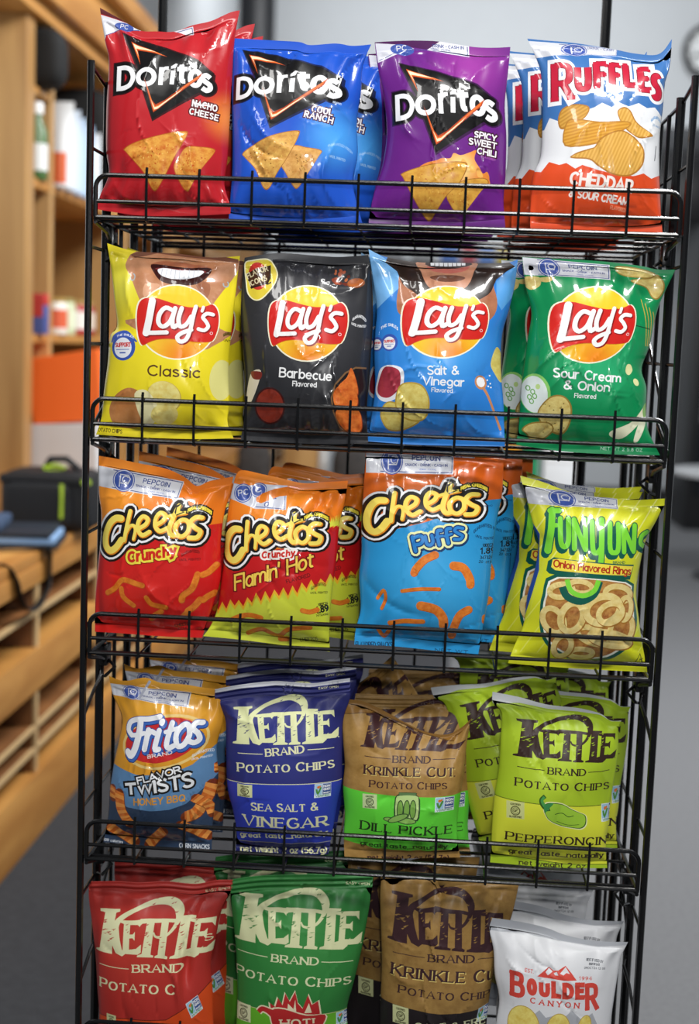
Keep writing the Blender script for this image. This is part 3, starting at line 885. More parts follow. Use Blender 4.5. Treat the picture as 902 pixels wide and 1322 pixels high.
def kettle(b, anchors, ink, bg):
    b.H = homography(KA, anchors)
    P = lambda *a: b.poly(ink, list(a))
    P((113, 202), (250, 208), (250, 221), (226, 226), (216, 300), (214, 440), (215, 456), (88, 448), (92, 437), (120, 430), (136, 320), (150, 224), (116, 216))
    b.line(ink, [(222, 318), (246, 268), (330, 220), (430, 194), (520, 190), (580, 212), (602, 252), (592, 300), (560, 344), (520, 366), (480, 360), (468, 338)], [60, 34, 24, 26, 34, 46, 44, 24, 16, 14, 12, 8], 4)
    P((205, 330), (250, 300), (264, 370), (282, 425), (310, 446), (285, 464), (240, 448), (212, 400), (190, 360))
    P((262, 266), (386, 266), (386, 304), (372, 291), (326, 289), (326, 340), (346, 340), (358, 326), (360, 374), (346, 360), (326, 361), (328, 424), (372, 420), (400, 398), (402, 442), (386, 454), (268, 446), (270, 436), (288, 428), (284, 284), (262, 278))
    P((384, 262), (560, 276), (600, 282), (596, 300), (548, 292), (544, 462), (560, 470), (558, 482), (484, 476), (486, 466), (502, 460), (508, 292), (468, 290), (460, 458), (478, 464), (476, 474), (380, 468), (382, 458), (408, 450), (424, 288), (398, 288), (382, 300))
    P((592, 268), (688, 276), (687, 288), (660, 290), (652, 464), (696, 466), (740, 436), (722, 478), (700, 494), (570, 482), (572, 472), (596, 466), (610, 290), (590, 280))
    P((660, 290), (788, 298), (786, 346), (770, 322), (716, 316), (714, 358), (736, 360), (752, 346), (750, 402), (736, 384), (712, 382), (708, 440), (756, 446), (804, 414), (796, 468), (780, 478), (640, 462), (644, 452), (674, 446), (684, 310), (660, 304))
    rng = random.Random(5)
    for x, y, n, w in ((125, 300, 6, 44), (160, 350, 6, 40), (300, 300, 4, 26), (420, 330, 6, 30), (430, 400, 5, 24), (500, 380, 6, 34), (600, 330, 6, 30), (605, 400, 5, 26), (680, 330, 6, 26), (690, 400, 4, 24), (560, 210, 7, 26), (200, 330, 6, 34), (450, 190, 4, 30)):
        for i in range(n - 1):
            a = x + rng.uniform(-20, 16); c = y + rng.uniform(-34, 40); l = w * rng.uniform(0.5, 1.0)
            b.poly(bg, [(a, c), (a + l, c - rng.uniform(2, 10)), (a + l * 0.5, c + rng.uniform(1, 4))])
    b.ell(ink, 796, 476, 4, 4, n=8)
    b.H = None
def gf(b, x, y, w, h, c='d8dba8', ink='3a3a20', rot=0):
    b.H = homography([(0, 0), (10, 0), (0, 10)], [(x, y), (x + w, y + rot), (x, y + h)])
    b.poly(c, [(0, 0), (10, 0), (10, 10), (0, 10)])
    b.ring(ink, 5, 5.4, 2.5, 2.5, 0.55); b.ring(ink, 5, 5.4, 1.7, 1.7, 0.3, 20, 340)
    b.text('GF', (3.9, 6.2), (6.1, 6.2), 1.7, 0.2, ink); b.text('CERTIFIED', (2.2, 2.3), (7.8, 2.3), 1.2, 0.2, ink); b.text('GLUTEN-FREE', (1.6, 9.6), (8.4, 9.6), 1.2, 0.2, ink)
    b.H = None
def gmo(b, q):
    b.H = homography([(0, 0), (10, 0), (10, 8), (0, 8)], q)
    b.poly('dfeaf0', [(0, 0), (10, 0), (10, 8), (0, 8)]); b.poly('9fc6dd', [(.3, .3), (4.6, .3), (4.6, 6.4), (.3, 6.4)]); b.poly('35518f', [(5, .3), (9.8, .3), (9.8, 6.4), (5, 6.4)])
    b.line('4d8b3a', [(1.2, 3), (2.2, 5.6), (4, 2)], 1.1, 3); b.ell('d9722e', 2.4, 2, .9, .8, n=10); b.ell('d9722e', 3.4, 1.5, .6, .5, n=8)
    for i, t in enumerate(('NON', 'GMO', 'PROJECT')): b.text(t, (5.5, 2.4 + i * 1.8), (9.3, 2.4 + i * 1.8), 1.5 if i < 2 else .9, .22, 'f2f2f2')
    b.text('VERIFIED', (1, 7.7), (9, 7.7), 1.1, .22, '3c8a4a')
    b.H = None
def zig(x0, y0, x1, y1, n, amp, rng, close):
    pts = []
    for i in range(2 * n + 1):
        t = i / (2 * n); pts.append((x0 + (x1 - x0) * t, y0 + (y1 - y0) * t + (amp if i % 2 else -amp) * rng.uniform(0.5, 1.2)))
    return pts + close
def puff(b, pts, w, c='e8862a'):
    b.strokes([(pts, w, False)], [('b5561a', 2, 1, 2), (film(c, b.gloss, 'chip', 'c9601a'), 0, 0, 0)], 5)

FRONT = {}
def G(kind): return kind
# =================================================================== top shelf
def red_tortilla():
    b = Bag((110, 0, 4.51), [(70, 25), (185, 88), (300, 154), (400, 158), (500, 158), (610, 120), (720, 96), (830, 50), (890, 38)],
            [(890, 38), (862, 180), (842, 420), (832, 640), (818, 900), (800, 1060), (835, 1190), (835, 1235)],
            [(48, 1205), (300, 1240), (600, 1245), (835, 1235)],
            [(70, 25), (98, 220), (120, 340), (106, 600), (104, 850), (118, 1000), (70, 1120), (48, 1205)], 'b3202a', vt=0.045)
    b.poly(film('bd222a', True, 'glow', b.uvp(830, 680) + (0.42, 'f08a3c')), [(0, 0), (902, 0), (902, 1263), (0, 1263)])
    b.poly('5a0d18', [(60, 10), (190, 60), (320, 150), (190, 100), (75, 60)])
    b.part = 'promo_label'
    b.poly('dcdde4', [(76, 66), (160, 92), (240, 120), (310, 158), (180, 158), (110, 182), (96, 214), (84, 120)])
    b.ell('3e57a6', 212, 138, 56, 24, 12); b.text('PC', (190, 144), (232, 152), 26, .16, 'dcdde4')
    b.line(NAVY, [(100, 190), (170, 158), (300, 156)], 4)
    b.poly('dcdde4', [(500, 158), (612, 128), (622, 190), (590, 184), (540, 168)]); b.line(NAVY, [(520, 162), (606, 136), (614, 184)], 4)
    b.part = 'pouch'
    doritos(b)
    for t, p0, p1, h in (('NACHO', (632, 632), (762, 652), 44), ('CHEESE', (616, 678), (768, 704), 42)):
        b.text(t, p0, p1, h * .92, .19, 'f4f0ee', outline=[('5a0d14', 13)], gap=34)
    b.text('FLAVORED', (700, 718), (766, 730), 12, .16, 'd05a50')
    speckchip(b, [(600, 868), (680, 862), (752, 868), (742, 905), (668, 1005), (612, 1100), (590, 1114), (560, 1080), (524, 985), (560, 915)], seed=2, n=30)
    speckchip(b, [(232, 872), (300, 840), (440, 802), (580, 776), (605, 800), (530, 930), (462, 1050), (415, 1112), (384, 1095), (345, 1010), (245, 895)], seed=1, n=44)
    FRONT['red_tortilla'] = b
    return b.build(0, 0.044, 4, 0.034, 3, 'glossy red bag of nacho cheese tortilla chips, far left of the top shelf', 'bags at the front of the top shelf', creases=14, wrinkle=1.1)
def blue_tortilla():
    b = Bag((290, 20, 4.51), [(44, 112), (230, 118), (420, 128), (490, 148), (640, 142), (740, 158), (850, 150)],
            [(850, 150), (800, 270), (790, 420), (765, 600), (770, 800), (742, 950), (770, 1100), (800, 1205)],
            [(10, 1190), (250, 1215), (550, 1220), (800, 1205)],
            [(44, 112), (36, 250), (30, 440), (34, 700), (32, 900), (20, 1060), (10, 1190)], '1f56c4', vt=0.05)
    b.poly(film('1f55c6', True, 'glow', b.uvp(640, 720) + (0.62, '4aa0ec')), [(0, 0), (902, 0), (902, 1263), (0, 1263)])
    doritos(b, [(60, 345), (682, 375), (672, 492), (58, 492)], rim='14204e')
    for t, p0, p1, h in (('COOL', (512, 576), (626, 594), 44), ('RANCH', (468, 606), (626, 642), 44)):
        b.text(t, p0, p1, h * .92, .19, 'f4f0f4', outline=[('4a1a3a', 12)], gap=34)
    b.text('FLAVORED', (530, 640), (616, 658), 13, .16, '6aa6e8'); b.text('BRAND', (632, 520), (680, 528), 12, .16, 'c8dcf4')
    b.text('GUARANTEED FRESH', (604, 776), (738, 800), 15, .14, '9cc8f4', bow=22); b.text('UNTIL PRINTED', (612, 836), (700, 850), 15, .14, '9cc8f4')
    speckchip(b, [(400, 775), (480, 782), (568, 798), (552, 835), (490, 930), (430, 1012), (400, 1000), (360, 930), (335, 870)], 'e6b062', 'c0803a', 'a86a2c', '9a6a2c', 30, 4)
    speckchip(b, [(104, 800), (180, 752), (300, 705), (425, 684), (440, 712), (380, 830), (310, 930), (262, 1010), (225, 1005), (180, 900), (118, 830)], 'e6b45c', 'c0803a', 'a86a2c', '9a6a2c', 44, 3)
    FRONT['blue_tortilla'] = b
    return b.build(0, 0.046, 4, 0.034, 11, 'glossy blue bag of cool ranch tortilla chips, second from left on the top shelf', 'bags at the front of the top shelf', creases=18, wrinkle=1.3)
def purple_tortilla():
    b = Bag((470, 30, 4.51), [(58, 92), (200, 84), (330, 80), (450, 84), (640, 112), (760, 118), (855, 116)],
            [(855, 116), (842, 260), (822, 460), (832, 640), (828, 850), (815, 1020), (825, 1180)],
            [(20, 1180), (280, 1190), (560, 1200), (825, 1180)],
            [(58, 92), (75, 230), (112, 420), (128, 620), (105, 800), (60, 950), (30, 1080), (20, 1180)], '6a2380', vt=0.05)
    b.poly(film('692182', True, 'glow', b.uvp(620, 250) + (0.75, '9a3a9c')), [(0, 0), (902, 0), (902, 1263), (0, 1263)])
    b.poly('4a1050', [(50, 84), (420, 74), (450, 95), (360, 132), (250, 116), (60, 100)])
    b.part = 'promo_label'
    b.poly('d5d6e0', [(62, 98), (230, 108), (290, 128), (160, 178), (78, 212)]); b.ell('3e57a6', 220, 138, 70, 34, 8); b.text('PC', (190, 146), (246, 140), 34, .16, 'dcdde4'); b.line(NAVY, [(85, 200), (170, 160), (280, 136), (360, 136), (420, 140)], 4)
    b.poly('e2e3ea', [(440, 82), (612, 108), (614, 180), (520, 166), (366, 134)]); b.line(NAVY, [(400, 136), (604, 168), (602, 112)], 5)
    b.text('DRINK * CASH IN', (398, 118), (580, 128), 20, .16, NAVY); b.text('VENMO * PAYPAL', (384, 132), (505, 142), 12, .16, NAVY)
    b.part = 'pouch'
    doritos(b, [(172, 405), (768, 452), (772, 575), (182, 578)], rim='3a1246')
    for t, p0, p1, h in (('SPICY', (640, 676), (766, 690), 40), ('SWEET', (608, 718), (766, 734), 40), ('CHILI', (657, 770), (764, 782), 38)):
        b.text(t, p0, p1, h, .2, 'f4f0f4', outline=[('3a1024', 14)])
    b.text('FLAVORED', (680, 790), (762, 802), 13, .16, 'a860a8')
    fl = [(300, 880), (350, 830), (420, 812), (450, 800), (500, 800), (520, 770), (560, 782), (610, 765), (650, 750), (640, 800), (670, 850), (690, 880), (715, 870), (728, 910), (700, 950), (400, 960)]
    b.poly(film('e88a3a', True, 'glow', b.uvp(560, 850) + (0.3, 'ffdf90')), fl, 4)
    for q in ([(620, 880), (610, 850), (630, 830), (650, 870)], [(560, 850), (570, 800), (600, 830), (590, 860)], [(660, 900), (655, 860), (680, 870), (690, 900)]): b.poly('f6b860', q, 3)
    speckchip(b, [(480, 1000), (560, 930), (690, 905), (725, 930), (680, 980), (610, 1070), (580, 1100), (530, 1095), (500, 1060)], 'e6b04a', 'c88430', 'a86a28', 'c0702a', 26, 7)
    speckchip(b, [(216, 880), (300, 852), (420, 828), (560, 818), (600, 840), (560, 930), (480, 1010), (430, 1080), (385, 1140), (350, 1120), (290, 1030), (225, 905)], 'e6b04a', 'c88430', 'a86a28', 'c0702a', 44, 6)
    FRONT['purple_tortilla'] = b
    return b.build(0, 0.044, 4, 0.034, 21, 'glossy purple bag of spicy sweet chili tortilla chips on the top shelf', 'bags at the front of the top shelf', creases=16, wrinkle=1.2)
def ridged():
    b = Bag((670, 30, 4.51), [(52, 66), (150, 78), (300, 92), (420, 108), (580, 132), (700, 152), (830, 152), (905, 64)],
            [(905, 64), (890, 230), (862, 330), (850, 480), (832, 640), (830, 860), (838, 1060), (850, 1215)],
            [(70, 1205), (300, 1215), (600, 1228), (850, 1215)],
            [(52, 66), (100, 170), (130, 260), (140, 400), (140, 600), (130, 760), (85, 880), (70, 1060), (70, 1205)], '3f74b4', vt=0.045)
    rng = random.Random(2)
    top = [(110, 600), (150, 610), (180, 545), (225, 570), (300, 520), (345, 480), (380, 520), (430, 505), (475, 478), (530, 505), (570, 475), (630, 498), (690, 474), (740, 500), (790, 490), (835, 530), (880, 520)]
    bot = [(60, 880), (95, 850), (130, 860), (175, 805), (230, 830), (270, 822), (320, 858), (360, 838), (455, 872), (540, 890), (660, 900), (720, 880), (770, 905), (835, 870), (880, 880)]
    b.poly('e9ebee', top + bot[::-1])
    b.poly('e24f24', bot + [(900, 1300), (0, 1300)])
    pep(b, [(60, 80), (580, 128), (576, 166), (86, 182)], txt=False)
    b.part = 'promo_label'; b.text('SNACK * DRINK * CASH', (300, 122), (560, 142), 14, .16, NAVY); b.part = 'pouch'
    c = film('e0a63f', True, 'ridge', ('c98a2c', 80)); c2 = film('e6b45a', True, 'ridge', ('cf9a42', 25)); c3 = film('d9a448', True, 'ridge', ('c08a34', 60))
    b.poly('b47a2c', [(225, 560), (250, 500), (320, 480), (400, 500), (380, 560), (300, 610), (240, 620)], 4); b.poly(c3, [(232, 560), (255, 506), (320, 487), (392, 503), (376, 556), (300, 600), (246, 610)], 4)
    b.poly('b47a2c', [(562, 530), (600, 502), (640, 520), (680, 590), (772, 650), (760, 668), (690, 680), (620, 640), (580, 590)], 4); b.poly(c2, [(568, 532), (602, 510), (634, 526), (676, 596), (762, 650), (690, 672), (620, 630), (584, 586)], 4)
    b.poly('b9802c', [(270, 585), (330, 568), (460, 590), (620, 585), (640, 610), (560, 660), (440, 720), (262, 722)], 4); b.poly(c, [(276, 592), (330, 576), (460, 597), (612, 592), (630, 610), (560, 650), (440, 712), (268, 714)], 4)
    b.poly('b47a2c', [(430, 735), (460, 690), (530, 650), (600, 640), (680, 690), (722, 750), (715, 830), (660, 890), (590, 905), (520, 890), (450, 850), (400, 810), (320, 800), (290, 790), (330, 765), (400, 745)], 4)
    b.poly(c2, [(438, 737), (465, 697), (532, 658), (600, 648), (674, 696), (714, 752), (706, 826), (655, 882), (590, 896), (524, 882), (456, 842), (404, 802), (322, 792), (302, 786), (336, 771), (404, 752)], 4)
    b.H = None
    it = [('R', 190, 318, 222, 458), ('U', 322, 418, 236, 410), ('F', 430, 526, 216, 398), ('F', 520, 606, 218, 396), ('L', 604, 688, 214, 384), ('E', 690, 780, 240, 408), ('S', 768, 836, 278, 450)]
    W2 = 'eef0f3'
    for c_, ex in ((W2, 40), ('7a1024', 10), ('c41f3c', 0)):
        for ch, x0, x1, yt, yb in it:
            P = [p for _, q in GL[ch][1] for p in q]; gx0 = min(p[0] for p in P); gx1 = max(p[0] for p in P); w = 36
            fn = lambda a, g: (x0 + w / 2 + (a - gx0) / (gx1 - gx0) * (x1 - x0 - w), yb - w / 2 - g / 100 * (yb - yt - w))
            if ex < 30: b.raw(c_, b._glyph(ch, fn, w + ex, 'slab', 4, 'butt', 0.85))
            else: b.raw(c_, b._glyph(ch, fn, w + ex, 'sans', 4, 'square', 1))
    b.text('CHEDDAR', (292, 948), (648, 996), 76, .2, 'f6ece6'); b.text('& SOUR CREAM', (286, 1016), (626, 1066), 46, .2, 'f6ece6', slant=.06)
    b.text('FLAVORED', (528, 1084), (618, 1100), 22, .14, 'f0a080')
    b.text('GUARANTEED', (768, 580), (832, 572), 18, .16, '7aa4d0', bow=20); b.text('10 MAR', (776, 600), (826, 606), 14, .16, '7aa4d0')
    b.line('4a5058', [(800, 710), (790, 800)], 5)
    FRONT['ridged'] = b
    return b.build(0, 0.046, 4, 0.036, 31, 'blue, white and orange bag of ridged cheddar chips, far right front of the top shelf', 'bags at the front of the top shelf', creases=15, wrinkle=1.1)

# =================================================================== second shelf
def smile(b, dx, dy, sx, sy, beard):
    b.H = np.array([[sx, 0, dx], [0, sy, dy], [0, 0, 1]], float)
    if not beard:
        sk = film('c8906a', True, 'skin', 'b4754f')
        b.poly(sk, [(200, 180), (260, 100), (500, 110), (850, 150), (858, 210), (810, 290), (760, 360), (720, 440), (760, 560), (820, 590), (600, 700), (215, 530), (300, 500), (318, 440), (270, 330), (235, 250)], 3)
        b.poly('7a4a34', [(225, 120), (300, 90), (520, 96), (700, 120), (860, 150), (860, 172), (700, 150), (560, 136), (380, 112), (250, 140)])
        b.poly('e0aa86', [(330, 300), (420, 310), (330, 380)], 3); b.poly('a5694a', [(620, 280), (700, 300), (690, 380), (640, 340)], 3)
        b.poly('b06a4a', [(350, 180), (420, 160), (560, 176), (700, 200), (690, 225), (540, 200), (400, 185)], 3)
        b.poly('3a1512', [(352, 182), (440, 188), (560, 205), (702, 205), (680, 265), (620, 305), (520, 310), (430, 290), (380, 240)], 4)
        b.poly('8a3a3a', [(385, 205), (450, 206), (540, 216), (620, 222), (672, 222), (660, 235), (540, 224), (400, 216)], 3)
        tb = [(398, 212), (440, 206), (490, 214), (540, 222), (600, 220), (662, 224), (655, 246), (625, 262), (580, 272), (530, 276), (480, 272), (435, 258), (405, 236)]
        b.poly('eceef2', tb, 4)
        for i in range(9):
            x = 425 + i * 26; b.line('aeb2bc', [(x, 214), (x + (i - 4) * .8, 246 + 26 * math.sin((i + 1) / 10 * 3.14))], 2.5)
        b.ring('aab4b8', 250, 258, 13, 20, 7, -90, 180); b.ring('aab4b8', 790, 298, 14, 16, 7, -60, 200)
    b.H = None
def sup(b, cx, cy, r, txt=True):
    b.ell('3a57ae', cx, cy, r, r * 1.05); b.ell('e8ebf2', cx - r * .04, cy + r * .06, r * .74, r * .78)
    b.text('SUPPORT', (cx - r * .66, cy + r * .02), (cx + r * .62, cy + r * .02), r * .36, .2, 'd03838')
    b.line('3a57ae', [(cx - r * .6, cy + r * .2), (cx + r * .5, cy + r * .2)], r * .05); b.line('3a57ae', [(cx - r * .3, cy + r * .45), (cx + r * .2, cy + r * .45)], r * .1)
def classic():
    b = Bag((115, 300, 4.51), [(90, 55), (250, 100), (480, 112), (700, 138), (870, 130)],
            [(870, 130), (855, 240), (835, 420), (812, 620), (800, 800), (805, 1000), (795, 1100), (830, 1200)],
            [(25, 1178), (300, 1195), (600, 1205), (830, 1200)],
            [(90, 55), (110, 200), (130, 380), (145, 540), (105, 600), (90, 760), (68, 930), (55, 1080), (25, 1178)], 'f0dd2c', vt=0.03)
    b.poly(film('efdc28', True, 'glow', b.uvp(200, 300) + (0.5, 'e8e04a')), [(0, 0), (902, 0), (902, 1263), (0, 1263)])
    smile(b, 0, 0, 1, 1, False)
    b.ell('e6e08a', 765, 860, 62, 118, 4)
    sup(b, 205, 668, 76); b.line('3a57ae', [(125, 640), (150, 600), (220, 590), (290, 640)], [10, 26, 34, 8], 4); b.text('THE SMILES', (160, 612), (270, 622), 13, .2, 'e8ebf2', bow=14)
    b.text('GUARANTEED', (780, 608), (822, 600), 18, .14, '5a4a12', bow=8); b.text('UNTIL', (780, 632), (820, 640), 14, .16, '5a4a12')
    lays(b, (285, 515), (758, 515), (500, 303), (530, 745))
    b.text('Classic', (354, 838), (652, 852), 66, .15, '5b3d1c', gap=18)
    pot = film('c98a52', True, 'skin', 'b06e3a')
    b.poly(pot, [(108, 1030), (150, 950), (230, 905), (300, 930), (340, 1010), (300, 1120), (200, 1140), (130, 1110)], 4)
    ch = film('ecdf8a', True, 'chip', 'ddc25c')
    b.ell('c9ae4a', 445, 960, 102, 92, 20); b.ell(ch, 443, 957, 98, 88, 20); b.poly('f0e8b4', [(270, 940), (340, 920), (400, 1000), (390, 1090), (330, 1130), (290, 1060)], 4); b.ell(ch, 440, 1060, 80, 60, -10)
    b.text('POTATO CHIPS', (24, 1160), (176, 1172), 24, .16, '4a3c10')
    FRONT['classic'] = b
    return b.build(1, 0.044, 3, 0.034, 41, 'yellow potato chip bag with a smiling mouth print on the second shelf', 'bags at the front of the second shelf', creases=12)
def bbq():
    b = Bag((295, 310, 4.51), [(85, 95), (180, 78), (300, 66), (480, 78), (640, 88), (810, 78)],
            [(810, 78), (830, 220), (838, 420), (828, 620), (815, 820), (800, 1000), (810, 1180)],
            [(60, 1165), (300, 1180), (600, 1190), (810, 1180)],
            [(85, 95), (70, 220), (60, 400), (70, 600), (85, 800), (85, 1000), (60, 1165)], '26262a', vt=0.045)
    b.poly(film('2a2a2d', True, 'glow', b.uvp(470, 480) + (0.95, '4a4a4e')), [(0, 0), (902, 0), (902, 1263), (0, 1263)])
    b.poly('f1ecc0', [(84, 130), (130, 108), (220, 100), (262, 140), (285, 200), (262, 270), (200, 340), (150, 350), (105, 310), (92, 240)], 4)
    b.poly('e2cc3c', [(90, 133), (130, 115), (216, 107), (255, 143), (277, 200), (256, 266), (196, 333), (150, 343), (112, 306), (98, 238)], 4)
    b.ell('c8362a', 165, 205, 58, 84, -8)
    b.poly('2a1a12', [(92, 190), (160, 160), (240, 140), (244, 220), (225, 255), (125, 280)]); b.poly('4a2c18', [(100, 195), (162, 168), (232, 150), (236, 215), (220, 246), (130, 270)])
    b.text('FLAVOR', (106, 222), (226, 176), 36, .17, 'e6d9b0', bow=5); b.text('ICONS', (122, 266), (222, 232), 34, .17, 'e6d9b0')
    b.line('2a1a12', [(232, 210), (226, 256), (248, 244)], 8)
    rng = random.Random(8)
    for i in range(16):
        b.ell(rng.choice(['8a3a22', 'a85030', '6a2a1a', 'b8643a']), 650 + rng.uniform(-40, 60), 215 + rng.uniform(-45, 45), rng.uniform(8, 20), rng.uniform(6, 14), rng.uniform(0, 90), 9)
    b.ell('8a4a22', 740, 248, 52, 30, -8); b.ell(film('b4622c', True, 'chip', '7a3a18'), 738, 244, 46, 25, -8)
    lays(b, (235, 480), (700, 470), (430, 262), (455, 712))
    b.text('GUARANTEED', (722, 474), (798, 478), 18, .16, 'd8d8d8', bow=24); b.text('UNTIL PRINTED', (716, 492), (796, 506), 15, .16, 'd8d8d8', bow=-8)
    b.text('Barbecue', (302, 800), (600, 824), 58, .15, W_, gap=18); b.text('Flavored', (378, 852), (515, 860), 32, .15, W_, gap=18)
    b.poly('d9cfb8', [(125, 780), (190, 760), (165, 860), (115, 960), (92, 940)], 4); b.poly('7a2a20', [(130, 765), (195, 770), (185, 810), (140, 805)], 4)
    b.ell('3a1210', 240, 965, 92, 108); b.ell(film('8a3020', True, 'skin', '5a1a14'), 240, 965, 82, 98)
    b.poly('7a5a3a', [(740, 738), (680, 770), (620, 840), (598, 920), (608, 1000), (640, 1090), (700, 1140), (800, 1140), (800, 740)]); b.poly('1a1416', [(740, 748), (686, 778), (628, 845), (606, 920), (616, 1000), (648, 1086), (706, 1134), (800, 1134), (800, 750)])
    ch = film('e07a32', True, 'chip', 'b84a18')
    for q in ([(715, 745), (745, 830), (748, 900), (690, 920), (640, 860), (690, 800)], [(612, 900), (650, 850), (730, 870), (750, 950), (700, 1000), (630, 980)], [(625, 1000), (690, 960), (760, 1000), (770, 1100), (720, 1130), (650, 1080)]):
        b.poly('8a3412', [(x + 4, y + 5) for x, y in q], 5); b.poly(ch, q, 5)
    FRONT['bbq'] = b
    return b.build(1, 0.046, 3, 0.034, 51, 'black barbecue potato chip bag on the second shelf', 'bags at the front of the second shelf', creases=14, wrinkle=1.1)
def vinegar_blue():
    b = Bag((470, 305, 4.51), [(22, 66), (120, 110), (300, 140), (500, 146), (700, 150), (830, 148), (898, 128)],
            [(898, 128), (880, 280), (845, 430), (805, 580), (800, 780), (815, 980), (818, 1100), (822, 1225)],
            [(15, 1195), (280, 1215), (560, 1222), (822, 1225)],
            [(22, 66), (50, 260), (70, 420), (60, 560), (55, 700), (60, 880), (40, 1040), (15, 1195)], '2f86d6', vt=0.03)
    b.poly(film('2d80d4', True, 'glow', b.uvp(480, 640) + (0.8, '4aa6ee')), [(0, 0), (902, 0), (902, 1263), (0, 1263)])
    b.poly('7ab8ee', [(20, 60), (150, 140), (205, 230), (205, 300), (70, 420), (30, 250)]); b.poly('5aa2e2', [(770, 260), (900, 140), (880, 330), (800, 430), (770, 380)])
    sk = film('b87a58', True, 'skin', '9c5f42')
    b.poly(sk, [(200, 300), (190, 420), (225, 470), (320, 520), (640, 520), (740, 480), (775, 400), (755, 300), (700, 200), (250, 200)], 3)
    b.poly(film('33231c', True, 'skin', '1f1512'), [(140, 100), (840, 140), (830, 200), (770, 250), (740, 320), (690, 360), (560, 420), (420, 420), (330, 360), (280, 320), (225, 280), (190, 200)], 2)
    b.poly(film('c68e70', True, 'skin', 'b0775a'), [(320, 130), (640, 140), (640, 200), (600, 290), (520, 330), (440, 330), (370, 290), (330, 200)], 3)
    b.poly('6a4232', [(380, 235), (450, 222), (540, 225), (590, 240), (540, 262), (440, 262)], 3)
    b.poly('c06a5e', [(365, 165), (480, 180), (610, 160), (590, 195), (500, 212), (400, 198)], 3)
    b.poly('2a1210', [(360, 140), (620, 145), (600, 168), (490, 182), (390, 170)], 2)
    for i in range(8): b.poly('eceef2', [(385 + i * 26, 142), (409 + i * 26, 143), (408 + i * 26, 162 + 5 * math.sin(i / 7 * 3.14)), (387 + i * 26, 162 + 5 * math.sin(i / 7 * 3.14))])
    lays(b, (217, 495), (725, 480), (465, 285), (480, 715))
    sup(b, 148, 620, 48); sup(b, 72, 626, 40); b.text('THE SMILES', (96, 545), (196, 552), 18, .18, 'dfe8f6', bow=24)
    b.text('Salt &', (370, 810), (550, 810), 54, .15, W_, gap=18); b.text('Vinegar', (342, 868), (580, 878), 52, .15, W_, gap=18); b.text('Flavored', (392, 908), (512, 914), 26, .14, W_, gap=18)
    b.poly('e6e8ee', [(95, 770), (150, 750), (225, 775), (230, 860), (205, 925), (150, 962), (95, 955), (64, 905), (75, 830)], 4); b.poly(film('b03a4a', True, 'skin', '8a2436'), [(108, 775), (150, 760), (205, 785), (212, 855), (190, 905), (140, 940), (90, 928), (75, 880)], 4)
    ch = film('e2d378', True, 'chip', 'cbb04c')
    b.poly('b89a3c', [(100, 1000), (150, 960), (250, 1000), (330, 1070), (230, 1130), (140, 1130), (95, 1060)], 4); b.poly(ch, [(106, 1004), (150, 968), (250, 1006), (320, 1068), (228, 1122), (142, 1122), (102, 1060)], 4)
    b.poly('b89a3c', [(200, 880), (260, 850), (340, 870), (380, 950), (370, 1040), (320, 1080), (230, 1060), (180, 990)], 4); b.poly(ch, [(206, 886), (260, 858), (336, 878), (372, 950), (362, 1034), (316, 1071), (234, 1051), (188, 988)], 4)
    b.poly(ch, [(770, 645), (800, 680), (815, 780), (800, 850), (760, 800), (736, 740)], 4)
    b.line('c9885a', [(690, 880), (720, 930), (760, 1030), (795, 1125)], [16, 14, 13, 14], 4, 'round'); b.ell('c9885a', 677, 852, 34, 42, -20); b.ell('f0eef0', 677, 850, 24, 30, -20)
    for x, y in ((730, 812), (716, 838), (734, 858), (722, 874), (738, 880)): b.ell('f0eef0', x, y, 5, 5, n=8)
    FRONT['vinegar_blue'] = b
    return b.build(1, 0.044, 3, 0.034, 61, 'light blue vinegar potato chip bag with a bearded mouth print', 'bags at the front of the second shelf', creases=11)
